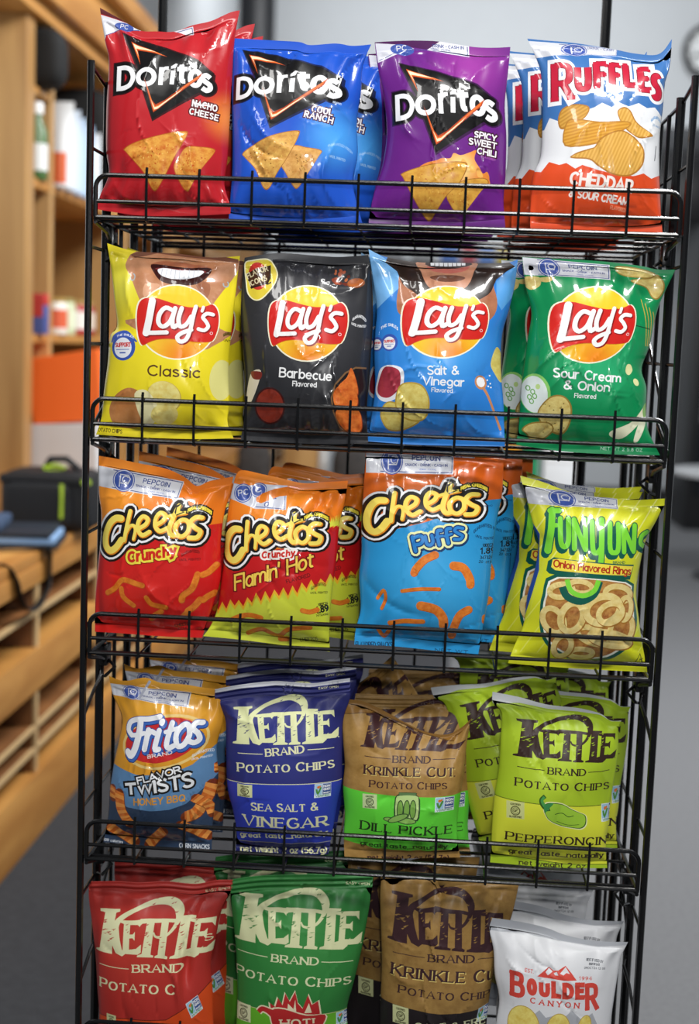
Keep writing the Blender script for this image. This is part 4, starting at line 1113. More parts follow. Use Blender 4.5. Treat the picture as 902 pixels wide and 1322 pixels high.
def onion_green():
    b = Bag((660, 310, 4.1), [(60, 82), (200, 90), (380, 96), (540, 108), (700, 130), (780, 148), (878, 150)],
            [(878, 150), (800, 320), (770, 420), (740, 560), (700, 680), (725, 780), (722, 900), (735, 1010), (795, 1140)],
            [(30, 1085), (280, 1120), (540, 1135), (795, 1140)],
            [(60, 82), (80, 240), (110, 380), (90, 520), (70, 660), (55, 800), (45, 950), (30, 1085)], '0f8a52', vt=0.03)
    b.poly(film('0d8a50', True, 'glow', b.uvp(440, 640) + (0.75, '2fb074')), [(0, 0), (902, 0), (902, 1263), (0, 1263)])
    pep(b, [(62, 84), (530, 122), (524, 210), (72, 176)])
    ch = film('e0cf82', True, 'chip', 'c4a452'); 
    for q in ([(70, 190), (150, 190), (155, 235), (110, 258), (80, 240)], [(150, 195), (230, 195), (200, 220), (160, 215)]): b.poly(ch, q, 4)
    b.poly('9a7c34', [(556, 140), (580, 128), (680, 140), (770, 170), (740, 198), (640, 192), (570, 175)], 4); b.poly(ch, [(562, 142), (582, 133), (680, 145), (762, 171), (738, 192), (640, 187), (574, 171)], 4)
    b.poly('9a7c34', [(645, 205), (740, 195), (780, 175), (815, 210), (818, 260), (785, 308), (750, 300), (720, 250), (650, 225)], 4); b.poly(ch, [(651, 208), (740, 200), (780, 181), (808, 213), (811, 258), (782, 301), (754, 295), (724, 246), (656, 222)], 4)
    for i in range(4): b.line('c9a83a', [(690 + i * 22, 310 + i * 22), (715 + i * 16, 430), (715 + i * 10, 560)], 4, 4)
    b.line('0a3a22', [(656, 452), (740, 470)], 5)
    lays(b, (195, 462), (658, 430), (425, 243), (428, 655))
    b.text('Sour Cream', (216, 728), (570, 758), 52, .16, W_, gap=18); b.text('& Onion', (272, 792), (510, 806), 50, .16, W_, gap=18); b.text('Flavored', (328, 836), (440, 842), 26, .14, W_, gap=18)
    b.ell('88c868', 125, 812, 78, 106, -8); b.ell('dfe9e4', 120, 816, 68, 98, -8)
    for x, y in ((88, 782), (112, 802), (122, 826), (96, 830), (106, 852)): b.ring('6aa84a', x, y, 10, 13, 5, n=12, rot=-20)
    b.ell('bcd88a', 138, 776, 12, 14)
    b.poly('9a7c34', [(140, 900), (200, 830), (270, 825), (315, 880), (310, 970), (270, 1030), (200, 1010), (150, 960)], 4); b.poly(ch, [(147, 901), (203, 837), (268, 832), (307, 883), (302, 966), (267, 1021), (204, 1002), (156, 956)], 4)
    b.poly('9a7c34', [(58, 1000), (110, 965), (200, 965), (225, 1010), (160, 1065), (110, 1068), (85, 1030)], 4); b.poly(ch, [(66, 1001), (112, 972), (197, 972), (216, 1010), (157, 1058), (112, 1060), (91, 1028)], 4)
    rng = random.Random(4)
    for i in range(14): b.ell('6a5a2a', 200 + rng.uniform(-60, 90), 920 + rng.uniform(-70, 110), 4, 3, 0, 7)
    b.poly('e6e6a8', [(600, 690), (610, 660), (630, 660), (640, 690), (622, 714), (606, 708)], 4); b.ell('e6e6a8', 660, 752, 14, 21, -30)
    b.poly('dfe0c0', [(528, 1040), (530, 1010), (640, 960), (715, 870), (718, 900), (680, 970), (590, 1050)], 4); b.poly('e2e6c8', [(650, 1060), (680, 960), (715, 880), (718, 960), (690, 1040), (668, 1070)], 4); b.poly('7ab04a', [(700, 890), (722, 860), (722, 920), (705, 940)], 3)
    b.text('NET WT 2 5/8 OZ'.replace('/', '.'), (480, 1112), (700, 1122), 18, .13, 'bfe0cc')
    FRONT['onion_green'] = b
    return b.build(1, 0.044, 3, 0.034, 71, 'green sour cream and onion potato chip bag with a white promotional strip', 'bags at the front of the second shelf', creases=15, wrinkle=1.2)

# =================================================================== third shelf
def crunchy():
    b = Bag((105, 570, 4.51), [(85, 85), (200, 105), (320, 130), (480, 162), (590, 212), (660, 262), (740, 232), (876, 206)],
            [(876, 206), (850, 320), (820, 430), (800, 600), (800, 800), (760, 950), (720, 1060), (690, 1155)],
            [(58, 1120), (250, 1130), (480, 1145), (690, 1155)],
            [(85, 85), (85, 300), (98, 420), (95, 560), (80, 720), (65, 880), (62, 1000), (58, 1120)], 'ee7d1c', vt=0.05)
    b.poly(film('ea7a1a', True, 'glow', b.uvp(200, 300) + (0.8, 'f59a2e')), [(0, 0), (902, 0), (902, 1263), (0, 1263)])
    b.poly(film('cf1d1c', True, 'glow', b.uvp(300, 950) + (0.9, 'd62a20')), [(0, 560), (200, 560), (420, 530), (640, 500), (760, 485), (902, 470), (902, 1263), (0, 1263)])
    pep(b, [(82, 142), (584, 236), (562, 338), (84, 262)])
    cheetos(b, [(180, 680), (590, 355), (715, 590)])
    b.text('Crunchy', (288, 702), (560, 660), 66, .24, 'd02a1c', outline=[('8a1410', 34), ('f2e04a', 24)], gap=30, slant=.12)
    b.text('GUARANTEED', (594, 668), (690, 652), 18, .14, '4a1010', bow=16); b.text('UNTIL PRINTED', (582, 690), (694, 690), 14, .14, '4a1010')
    puff(b, [(680, 770), (650, 850), (600, 890), (590, 920)], 34); puff(b, [(780, 720), (740, 760), (705, 775)], 34); puff(b, [(690, 920), (655, 960), (620, 985)], 36); puff(b, [(770, 885), (730, 905), (705, 925)], 34); puff(b, [(470, 985), (430, 1010), (410, 1030)], 30); puff(b, [(590, 1020), (630, 980)], 32)
    puff(b, [(150, 880), (200, 850), (250, 800), (330, 820), (370, 830)], 30); puff(b, [(240, 850), (250, 900), (310, 950)], 28); puff(b, [(390, 900), (420, 940), (500, 960)], 28)
    b.text('CHEETOS', (540, 1085), (630, 1075), 20, .16, '3a0a0a'); b.text('.COM', (550, 1110), (600, 1102), 16, .16, '3a0a0a')
    FRONT['crunchy'] = b
    return b.build(2, 0.044, 3, 0.034, 83, 'orange and red bag of crunchy cheese snacks, far left front of the third shelf', 'bags at the front of the third shelf', creases=13)
def flames(b, c, pts):
    b.poly(c, pts)
def hot():
    b = Bag((260, 580, 4.295), [(180, 150), (215, 118), (330, 140), (440, 165), (560, 192), (680, 186), (808, 178)],
            [(808, 178), (790, 300), (760, 420), (745, 600), (720, 800), (705, 960), (705, 1135)],
            [(0, 1045), (200, 1065), (450, 1100), (705, 1135)],
            [(180, 150), (150, 270), (130, 400), (115, 600), (95, 760), (75, 900), (40, 990), (0, 1045)], 'ee7d1c', vt=0.045)
    b.poly(film('e8781a', True, 'glow', b.uvp(400, 250) + (0.8, 'f2902a')), [(0, 0), (902, 0), (902, 1263), (0, 1263)])
    b.poly('c41a1c', [(0, 600), (120, 600), (300, 560), (520, 540), (640, 520), (700, 500), (705, 420), (730, 440), (760, 400), (780, 380), (902, 380), (902, 1263), (0, 1263)])
    rng = random.Random(3)
    edge = []
    for i in range(29):
        t = i / 28; x = 60 + t * 700; y = 900 - t * 170 + (24 if i % 2 else -30) * rng.uniform(.5, 1.2); edge.append((x, y))
    b.poly('e8b02a', [(x, y - 16) for x, y in edge] + [(902, 1263), (0, 1263), (0, 940)]); b.poly(film('c9d23a', True, 'glow', b.uvp(350, 1000) + (0.7, 'd8de4a')), [(x, y + 6) for x, y in edge] + [(902, 1263), (0, 1263), (0, 960)])
    for i in range(7): b.poly('dfe04a', [(700 + i * 10, 430 + (i % 2) * 6), (708 + i * 10, 385 - i * 5), (718 + i * 9, 425)])
    b.part = 'promo_label'; b.poly('c9ccd8', [(165, 190), (240, 205), (330, 195), (470, 205), (470, 335), (380, 330), (300, 330), (148, 276)]); b.ell('3e57a6', 225, 245, 52, 52); b.ring('d9dbe2', 225, 245, 45, 45, 4); b.text('PC', (200, 262), (255, 254), 34, .15, 'd9dbe2'); b.ell('3e57a6', 312, 228, 46, 40, -15); b.ring('d9dbe2', 312, 228, 40, 34, 4); b.text('C', (298, 244), (328, 236), 28, .16, 'd9dbe2')
    b.text('OIN', (360, 322), (412, 276), 24, .18, NAVY); b.line(NAVY, [(300, 318), (460, 330), (462, 225)], 4); b.part = 'pouch'
    b.poly('e27a1e', [(300, 270), (400, 222), (600, 195), (790, 190), (780, 240), (600, 250), (430, 262), (330, 300)], 2)
    cheetos(b, [(195, 655), (535, 340), (690, 545)])
    b.text('Crunchy', (345, 600), (520, 588), 40, .24, 'd02a1c', outline=[('f4efe6', 20)], gap=30, slant=.14)
    b.text("Flamin' Hot", (190, 782), (620, 652), 88, .13, 'f4d054', outline=[('7a1010', 14)], slant=.3, gap=16)
    b.text('FLAVORED', (480, 738), (606, 704), 22, .14, '4a1010')
    b.text('GUARANTEED', (612, 782), (690, 764), 18, .14, '4a4a1a', bow=14); b.text('UNTIL PRINTED', (606, 800), (696, 804), 13, .15, '4a4a1a')
    b.text('1.89', (640, 914), (700, 906), 42, .2, '1a1a1a'); b.text('10DEC24', (648, 872), (696, 866), 17, .18, '1a1a1a'); b.text('147324102', (636, 930), (698, 926), 13, .18, '1a1a1a')
    puff(b, [(560, 890), (600, 900), (640, 890)], 26); puff(b, [(250, 1025), (330, 1000), (420, 1040), (480, 1000), (600, 990)], 24); puff(b, [(430, 1060), (470, 1060)], 30); puff(b, [(160, 950), (200, 930), (260, 915), (330, 930)], 26)
    b.text('CHEETOS', (540, 1080), (640, 1070), 24, .14, '2a2a10')
    FRONT['hot'] = b
    return b.build(2, 0.046, 3, 0.034, 91, 'orange, red and lime bag of flaming hot crunchy snacks, third shelf front', 'bags at the front of the third shelf', creases=16, wrinkle=1.25)
def puffs():
    b = Bag((455, 575, 3.758), [(60, 38), (200, 40), (380, 55), (560, 62), (735, 80)],
            [(735, 80), (728, 240), (700, 380), (680, 540), (665, 720), (640, 860), (612, 1025)],
            [(5, 975), (200, 985), (420, 1010), (612, 1025)],
            [(60, 38), (50, 200), (40, 380), (40, 520), (28, 640), (35, 800), (12, 900), (5, 975)], '2a96d2', vt=0.02)
    b.poly(film('2794d2', True, 'glow', b.uvp(400, 650) + (1.0, '3fa8e0')), [(0, 0), (902, 0), (902, 1263), (0, 1263)])
    b.poly(film('dc6218', True, 'glow', b.uvp(250, 180) + (0.8, 'e6701e')), [(0, 0), (902, 0), (902, 262), (730, 262), (660, 266), (560, 300), (350, 370), (180, 410), (90, 425), (30, 455), (0, 460)])
    pep(b, [(62, 20), (492, 32), (488, 142), (62, 134)])
    cheetos(b, [(120, 455), (490, 175), (630, 355)])
    b.H = None
    it = [([(290, 440), (306, 508)], 20, False), ([(292, 446), (330, 434), (342, 452), (330, 472), (302, 478)], 19, False), ([(352, 438), (360, 472), (378, 478), (390, 462), (384, 432)], 18, False), ([(392, 428), (396, 480)], 3, False),
          ([(430, 408), (412, 412), (412, 440), (420, 478)], 19, False), ([(402, 442), (436, 434)], 14, False), ([(474, 400), (456, 404), (456, 434), (464, 470)], 19, False), ([(446, 436), (480, 426)], 14, False),
          ([(534, 400), (506, 396), (494, 410), (512, 424), (532, 436), (520, 452), (492, 452)], 17, False)]
    b.strokes(it, [('1a3a66', 40, 3, 6), ('eef2b0', 30, 0, 0), ('123f7c', 9, 0, 0), ('2f86d0', -3, 0, 0)], 4)
    b.text('BRAND', (642, 300), (680, 298), 9, .16, '1a4a7a')
    b.text('GUARANTEED F', (588, 428), (692, 418), 17, .16, '123a60', bow=26); b.text('UNTIL PRINTED', (596, 442), (686, 458), 13, .16, '123a60', bow=-8)
    b.text('1.89', (622, 528), (692, 530), 32, .2, '101820'); b.text('10DEC24', (632, 494), (690, 496), 17, .18, '101820'); b.text('347324', (618, 552), (680, 556), 17, .17, '101820'); b.text('20  0133', (612, 570), (684, 580), 14, .17, '101820')
    for q, w in (([(400, 525), (350, 548), (310, 590), (298, 612)], 36), ([(488, 578), (535, 590), (565, 640), (570, 672)], 40), ([(330, 772), (400, 790), (435, 830), (440, 870)], 44), ([(562, 795), (520, 820), (495, 870), (480, 925)], 38), ([(690, 580), (694, 620)], 22), ([(690, 730), (680, 750)], 26), ([(640, 840), (640, 860)], 24)): puff(b, q, w, 'ee8a34')
    puff(b, [(120, 740), (150, 700), (160, 740), (140, 790)], 14); puff(b, [(240, 700), (320, 690), (420, 690)], 16); puff(b, [(180, 860), (250, 850), (340, 852)], 22); puff(b, [(120, 890), (150, 930), (180, 890)], 18)
    b.text('FLAVORED SNACKS', (12, 990), (190, 992), 30, .13, '123a60'); b.text('NET WT', (400, 1014), (560, 1024), 18, .16, '123a60')
    FRONT['puffs'] = b
    return b.build(2, 0.046, 3, 0.036, 101, 'orange and sky blue bag of cheese puffs on the third shelf', 'bags at the front of the third shelf', creases=12)
def rings():
    b = Bag((650, 600, 4.1), [(92, 62), (200, 90), (320, 135), (420, 165), (560, 178), (700, 190), (882, 182)],
            [(882, 182), (820, 300), (765, 400), (735, 520), (712, 680), (725, 820), (742, 950), (765, 1060), (770, 1110)],
            [(25, 1060), (250, 1080), (520, 1100), (770, 1110)],
            [(92, 62), (130, 200), (165, 340), (190, 420), (170, 560), (130, 700), (110, 850), (55, 980), (25, 1060)], 'd8dc2a', vt=0.045)
    b.poly(film('d4d826', True, 'glow', b.uvp(420, 200) + (0.9, 'e8e438')), [(0, 0), (902, 0), (902, 1263), (0, 1263)])
    for i in range(12): b.line('e8ea7a', [(100 + i * 90, 60), (-200 + i * 90, 500)], 7); b.line('e0e458', [(300 + i * 90, 560), (0 + i * 90, 1000)], 6)
    b.poly('2c4f9a', [(150, 300), (195, 370), (190, 560), (130, 760), (90, 900), (60, 900), (110, 720), (150, 560)])
    pep(b, [(100, 112), (608, 184), (612, 238), (124, 208)])
    ink = '0f5a4a'; gr = '7ed83a'
    its = [([(258, 240), (252, 340), (234, 456)], 36, False), ([(246, 244), (296, 244)], 28, False), ([(250, 322), (280, 320)], 24, False),
           ([(300, 285), (300, 400), (318, 432), (340, 400), (342, 285)], 27, False), ([(370, 440), (372, 290)], 27, False), ([(372, 290), (425, 440)], 27, False), ([(428, 445), (432, 290)], 27, False),
           ([(468, 300), (466, 440), (486, 462), (508, 440)], 27, False), ([(520, 292), (510, 470), (505, 520)], 30, False), ([(562, 310), (558, 440), (582, 462), (602, 440), (606, 315)], 27, False),
           ([(634, 460), (632, 325)], 26, False), ([(632, 325), (682, 450)], 26, False), ([(688, 460), (694, 322)], 26, False), ([(765, 360), (735, 380), (730, 420), (760, 440)], 26, False)]
    b.strokes(its, [(ink, 6, -13, 20), (ink, 6, -7, 10), (ink, 9, 0, 0), (gr, -1, 0, 0)], 4)
    b.text('BRAND', (572, 520), (638, 522), 15, .18, ink)
    b.poly(ink, [(225, 560), (235, 510), (265, 488), (320, 495), (690, 530), (668, 608), (560, 606), (240, 575)]); b.poly('f2dc4a', [(250, 540), (258, 500), (290, 495), (686, 538), (668, 586), (560, 578), (270, 555)])
    b.text('Onion Flavored Rings', (262, 540), (670, 584), 42, .17, 'b03018', gap=16)
    b.poly(ink, [(270, 575), (655, 610), (690, 700), (712, 820), (690, 920), (640, 990), (560, 1040), (450, 1055), (340, 1035), (240, 970), (195, 890), (190, 780), (205, 680)], 3)
    b.poly('f0f0e0', [(280, 590), (645, 620), (676, 705), (694, 820), (672, 912), (626, 975), (550, 1022), (450, 1036), (350, 1018), (256, 958), (212, 885), (205, 780), (218, 690)], 3)
    b.poly(film('c08a48', True, 'chip', '8a4a20'), [(290, 596), (640, 626), (668, 710), (684, 820), (662, 906), (618, 966), (545, 1012), (450, 1026), (354, 1008), (264, 952), (222, 880), (215, 780), (228, 690)], 3)
    rg = film('ead690', True, 'chip', 'd9bb68')
    for (x, y, rx, ry, ro, w) in ((300, 660, 60, 34, -10, 28), (600, 680, 70, 40, 10, 30), (470, 900, 90, 40, 20, 30), (620, 870, 60, 80, 20, 30), (260, 820, 50, 70, -30, 30), (560, 920, 110, 34, 14, 34), (410, 1000, 60, 26, 0, 30), (310, 960, 44, 60, 20, 28), (640, 760, 34, 60, 10, 26), (355, 800, 56, 78, 20, 34), (520, 760, 92, 70, -14, 38), (560, 780, 66, 50, -20, 30), (400, 640, 60, 30, 8, 26)):
        b.ring('a8742e', x + 3, y + 5, rx, ry, w + 5, rot=ro); b.ring(rg, x, y, rx, ry, w, rot=ro)
    b.H = None
    b.line(ink, [(305, 640), (330, 690), (400, 715), (470, 680), (500, 610)], 38, 4); b.line(gr, [(330, 600), (350, 660), (410, 685), (470, 660), (495, 605)], 26, 4)
    b.line('1a1a1a', [(705, 1060), (730, 1010), (745, 1060)], 4); b.text('K', (726, 1054), (740, 1058), 24, .14, '1a1a1a')
    FRONT['rings'] = b
    return b.build(2, 0.044, 3, 0.034, 111, 'yellow bag of onion flavored rings with lime lettering, right front of the third shelf', 'bags at the front of the third shelf', creases=12, wrinkle=1.1)

# =================================================================== fourth shelf
def twist(b, pts, w):
    b.strokes([(pts, w, False)], [('7a3410', 4, 2, 3)], 4)
    q = catmull(pts, 4)
    for i in range(len(q) - 1):
        (x, y), (u, v) = q[i], q[i + 1]; l = math.hypot(u - x, v - y) or 1; dx, dy = (u - x) / l, (v - y) / l
        c = [film('dd7a2e', True, 'chip', 'b8541c'), 'ee9a48'][i % 2]
        a = w / 2
        b.poly(c, [(x - dy * a - dx * a * .6, y + dx * a - dy * a * .6), (x + dy * a, y - dx * a), (u + dy * a + dx * a * .3, v - dx * a + dy * a * .3), (u - dy * a, v + dx * a)])
def corn():
    b = Bag((115, 850, 4.747), [(105, 120), (200, 150), (330, 130), (430, 165), (560, 175), (680, 195), (790, 205)],
            [(790, 205), (810, 320), (805, 420), (770, 560), (780, 740), (760, 900), (745, 1040), (740, 1200)],
            [(70, 1150), (280, 1170), (520, 1190), (740, 1200)],
            [(105, 120), (130, 240), (185, 380), (165, 520), (135, 660), (110, 820), (100, 980), (70, 1150)], 'd9982c', vt=0.045)
    b.poly(film('d89628', True, 'glow', b.uvp(480, 300) + (0.8, 'e6aa3c')), [(0, 0), (902, 0), (902, 1263), (0, 1263)])
    b.poly(film('2e3f58', True), [(60, 640), (140, 665), (300, 700), (500, 690), (640, 640), (760, 545), (902, 480), (902, 1263), (0, 1263)])
    b.poly('5d86b0', [(60, 640), (140, 660), (300, 700), (500, 690), (640, 640), (760, 545), (902, 470), (860, 640), (740, 760), (600, 880), (500, 912), (380, 920), (240, 905), (160, 870), (100, 820)])
    pep(b, [(112, 165), (612, 225), (606, 302), (122, 236)])
    b.part = 'promo_label'; b.line('b0b4c4', [(360, 150), (300, 250)], 16); b.part = 'pouch'
    b.ring('e6c67a', 470, 500, 265, 150, 16, rot=-11); b.ell('c62a2a', 455, 490, 236, 128, -12, 40)
    it = [([(262, 470), (238, 440), (250, 395), (300, 372), (370, 366), (440, 350)], 30, False), ([(318, 385), (312, 450), (290, 540), (262, 588), (240, 570)], 40, False), ([(270, 470), (310, 462), (345, 450)], 26, False),
          ([(372, 430), (350, 545)], 34, False), ([(362, 470), (388, 438), (412, 446)], 30, False), ([(440, 430), (416, 535), (440, 540)], 32, False), ([(456, 378), (454, 386)], 34, False),
          ([(518, 385), (488, 500), (500, 532), (530, 520)], 32, False), ([(478, 440), (515, 428), (548, 418)], 24, False), ([(585, 400), (545, 450), (552, 520), (590, 515), (622, 460), (615, 405)], 32, True), ([(698, 392), (660, 390), (642, 420), (672, 455), (680, 490), (652, 508), (622, 498)], 32, False)]
    b.strokes(it, [('1a2a5a', 18, 8, 14), ('3f68b8', 12, 8, 12), ('24489a', 8, 0, 0), ('eef0f4', 0, 0, 0)], 4)
    b.text('BRAND', (374, 598), (522, 570), 24, .18, 'f2e6e0')
    b.text('TWISTS', (240, 826), (646, 782), 70, .24, 'e6e8ea', outline=[(K_, 24)], gap=18, h1=108)
    b.text('FLAVOR', (314, 756), (576, 682), 44, .2, 'eef0f2', outline=[(K_, 18)], gap=16)
    b.text('HONEY BBQ', (284, 890), (594, 862), 46, .17, 'e09a2a', slant=.12)
    b.text('GUARANTEED', (640, 598), (760, 582), 18, .15, 'dfe6ee', bow=14); b.text('UNTIL PRINTED', (634, 614), (750, 608), 13, .15, 'dfe6ee')
    for q, w in (([(135, 800), (135, 860)], 44), ([(185, 825), (195, 920), (230, 985), (250, 1010)], 62), ([(110, 1045), (180, 1090), (260, 1145)], 62), ([(450, 1060), (400, 1110), (350, 1165)], 62), ([(600, 965), (660, 940), (720, 850), (745, 780)], 72), ([(655, 850), (720, 900), (745, 960)], 56), ([(560, 1015), (640, 1060), (720, 1100)], 56), ([(770, 660), (770, 700)], 24)): twist(b, q, w)
    b.text('100 calories'.replace('1', 'l'), (72, 1142), (186, 1160), 18, .14, 'e6eaf0'); b.text('CORN SNACKS', (540, 1180), (726, 1188), 28, .15, 'e6eaf0')
    FRONT['corn'] = b
    return b.build(3, 0.044, 3, 0.034, 121, 'amber and slate blue bag of honey barbecue corn twists on the fourth shelf', 'bags at the front of the fourth shelf', creases=14, wrinkle=1.2)
CREAM = 'e3e2b4'
def kettle_words(b, ink, kw, brand, potato, lines=True):
    b.text('BRAND', brand[0], brand[1], brand[2], .2, ink, 'serif')
    if lines: b.line(ink, [kw[0], kw[1]], 4); b.line(ink, [kw[2], kw[3]], 4)
    b.text('POTATO CHIPS', potato[0], potato[1], potato[2], .19, ink, 'serif', small=.86)
def sea():
    b = Bag((265, 850, 4.51), [(48, 190), (200, 165), (400, 148), (600, 160), (740, 140), (838, 126)],
            [(838, 126), (838, 240), (800, 360), (790, 520), (790, 720), (765, 860), (740, 1000), (710, 1160)],
            [(165, 1150), (320, 1168), (520, 1172), (710, 1160)],
            [(48, 190), (50, 260), (105, 360), (110, 520), (118, 760), (150, 900), (170, 1020), (165, 1150)], '2b2f72', False, vt=0.075)
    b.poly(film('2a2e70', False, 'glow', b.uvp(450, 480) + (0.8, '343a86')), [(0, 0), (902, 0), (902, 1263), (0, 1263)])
    b.poly(film('2f3fae', False), [(0, 716), (902, 716), (902, 1090), (0, 1076)]); b.line(CREAM, [(90, 718), (820, 718)], 4); b.line('b8b070', [(90, 1078), (820, 1084)], 3)
    b.poly('c9cbd2', [(30, 175), (200, 145), (400, 128), (600, 140), (740, 120), (850, 106), (850, 144), (740, 162), (600, 182), (400, 172), (200, 188), (40, 214)])
    b.ring('141844', 472, 197, 26, 24, 5)
    b.text('EASY OPEN', (655, 196), (770, 182), 14, .16, CREAM)
    kettle(b, [(158, 290), (744, 306), (774, 446), (158, 498)], 'e4e8b0', '2a2e70')
    kettle_words(b, CREAM, ((188, 550), (340, 546), (598, 522), (748, 524)), ((360, 562), (578, 542), 50), ((190, 660), (748, 640), 58))
    gf(b, 186, 726, 92, 74, 'd5d8a0'); gmo(b, [(640, 722), (732, 722), (730, 802), (636, 802)])
    b.text('SEA SALT &', (272, 880), (658, 880), 54, .19, CREAM, 'serif', small=.92); b.text('VINEGAR', (222, 980), (706, 986), 78, .19, CREAM, 'serif', small=.94)
    b.text('great taste...naturally', (198, 1054), (704, 1042), 36, .2, CREAM, 'slab', gap=18); b.text('net weight 2 oz (56.7g)', (196, 1150), (700, 1156), 40, .2, CREAM, 'slab', gap=18)
    FRONT['sea'] = b
    return b.build(3, 0.044, 3, 0.032, 131, 'matte navy blue bag of sea salt and vinegar chips on the fourth shelf', 'bags at the front of the fourth shelf', creases=8, wrinkle=.8, ribs=700)
def pickle():
    b = Bag((430, 860, 4.295), [(76, 196), (170, 212), (290, 270), (400, 330), (500, 375), (620, 392), (700, 360), (770, 300)],
            [(770, 300), (745, 420), (730, 560), (712, 700), (690, 860), (690, 980), (705, 1085)],
            [(58, 1075), (250, 1082), (480, 1086), (705, 1085)],
            [(76, 196), (48, 270), (50, 420), (60, 560), (50, 680), (60, 830), (55, 960), (58, 1075)], 'b0843e', False, vt=0.03)
    kr = film('ab8549', False, 'kraft', '957036')
    b.poly(kr, [(0, 0), (902, 0), (902, 1263), (0, 1263)])
    b.poly(film('62d63c', False), [(40, 675), (300, 700), (560, 715), (740, 712), (740, 1040), (500, 1036), (250, 1018), (40, 975)])
    kettle(b, [(180, 270), (790, 310), (712, 450), (150, 445)], '3d2022', kr)
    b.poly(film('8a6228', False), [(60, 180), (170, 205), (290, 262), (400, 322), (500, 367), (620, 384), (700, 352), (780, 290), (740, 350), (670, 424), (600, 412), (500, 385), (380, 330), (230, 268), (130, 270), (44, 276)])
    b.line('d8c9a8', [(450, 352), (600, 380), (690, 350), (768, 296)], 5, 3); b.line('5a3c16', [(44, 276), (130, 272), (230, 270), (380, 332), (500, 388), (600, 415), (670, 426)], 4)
    kettle_words(b, '3d2022', ((174, 494), (322, 506), (552, 516), (676, 516)), ((332, 528), (536, 538), 42), ((204, 662), (628, 676), 44))
    b.text('KRINKLE CUT', (174, 594), (668, 612), 58, .2, '3d2022', 'serif', shadow=('d8c070', 4, 4), small=.92); b.text('.', (668, 612), (676, 612), 30, .2, '3d2022')
    gf(b, 164, 698, 80, 80, 'c9dba0', '22381a'); gmo(b, [(566, 716), (672, 720), (668, 800), (562, 796)])
    dk = '2f4a2a'
    b.poly(dk, [(344, 712), (366, 690), (368, 682), (460, 686), (462, 698), (482, 724), (478, 826), (450, 846), (360, 842), (338, 810)], 2); b.poly('bcd88a', [(350, 716), (372, 700), (458, 702), (474, 728), (470, 820), (446, 838), (364, 834), (346, 806)], 2); b.poly(film('5a7a4a', False), [(366, 684), (460, 688), (458, 700), (368, 698)])
    for x in (372, 408, 442): b.ell(dk, x, 778, 19, 54, 3); b.ell('7aa84a', x, 778, 14, 48, 3)
    for x, y, r in ((312, 834, 6), (402, 840, 8), (360, 826, -20)): b.ell(dk, x, y, 60 if x > 320 else 34, 20 if x > 320 else 14, r); b.ell('8ab85a', x, y, 54 if x > 320 else 28, 15 if x > 320 else 10, r)
    b.text('DILL PICKLE', (152, 908), (656, 940), 60, .19, '24381a', 'serif', small=.95); b.text('natural flavor', (246, 956), (562, 972), 34, .2, '24381a', 'slab', gap=18); b.text('great taste...naturally', (150, 1004), (630, 1030), 32, .2, '24381a', 'slab', gap=18)
    b.text('net weight 2 oz (56.7g)', (190, 1094), (640, 1104), 34, .2, '3d2022', 'slab', gap=18)
    FRONT['pickle'] = b
    return b.build(3, 0.046, 3, 0.032, 141, 'brown and bright green bag of dill pickle chips with its top folded over', 'bags at the front of the fourth shelf', creases=10, wrinkle=1.1)
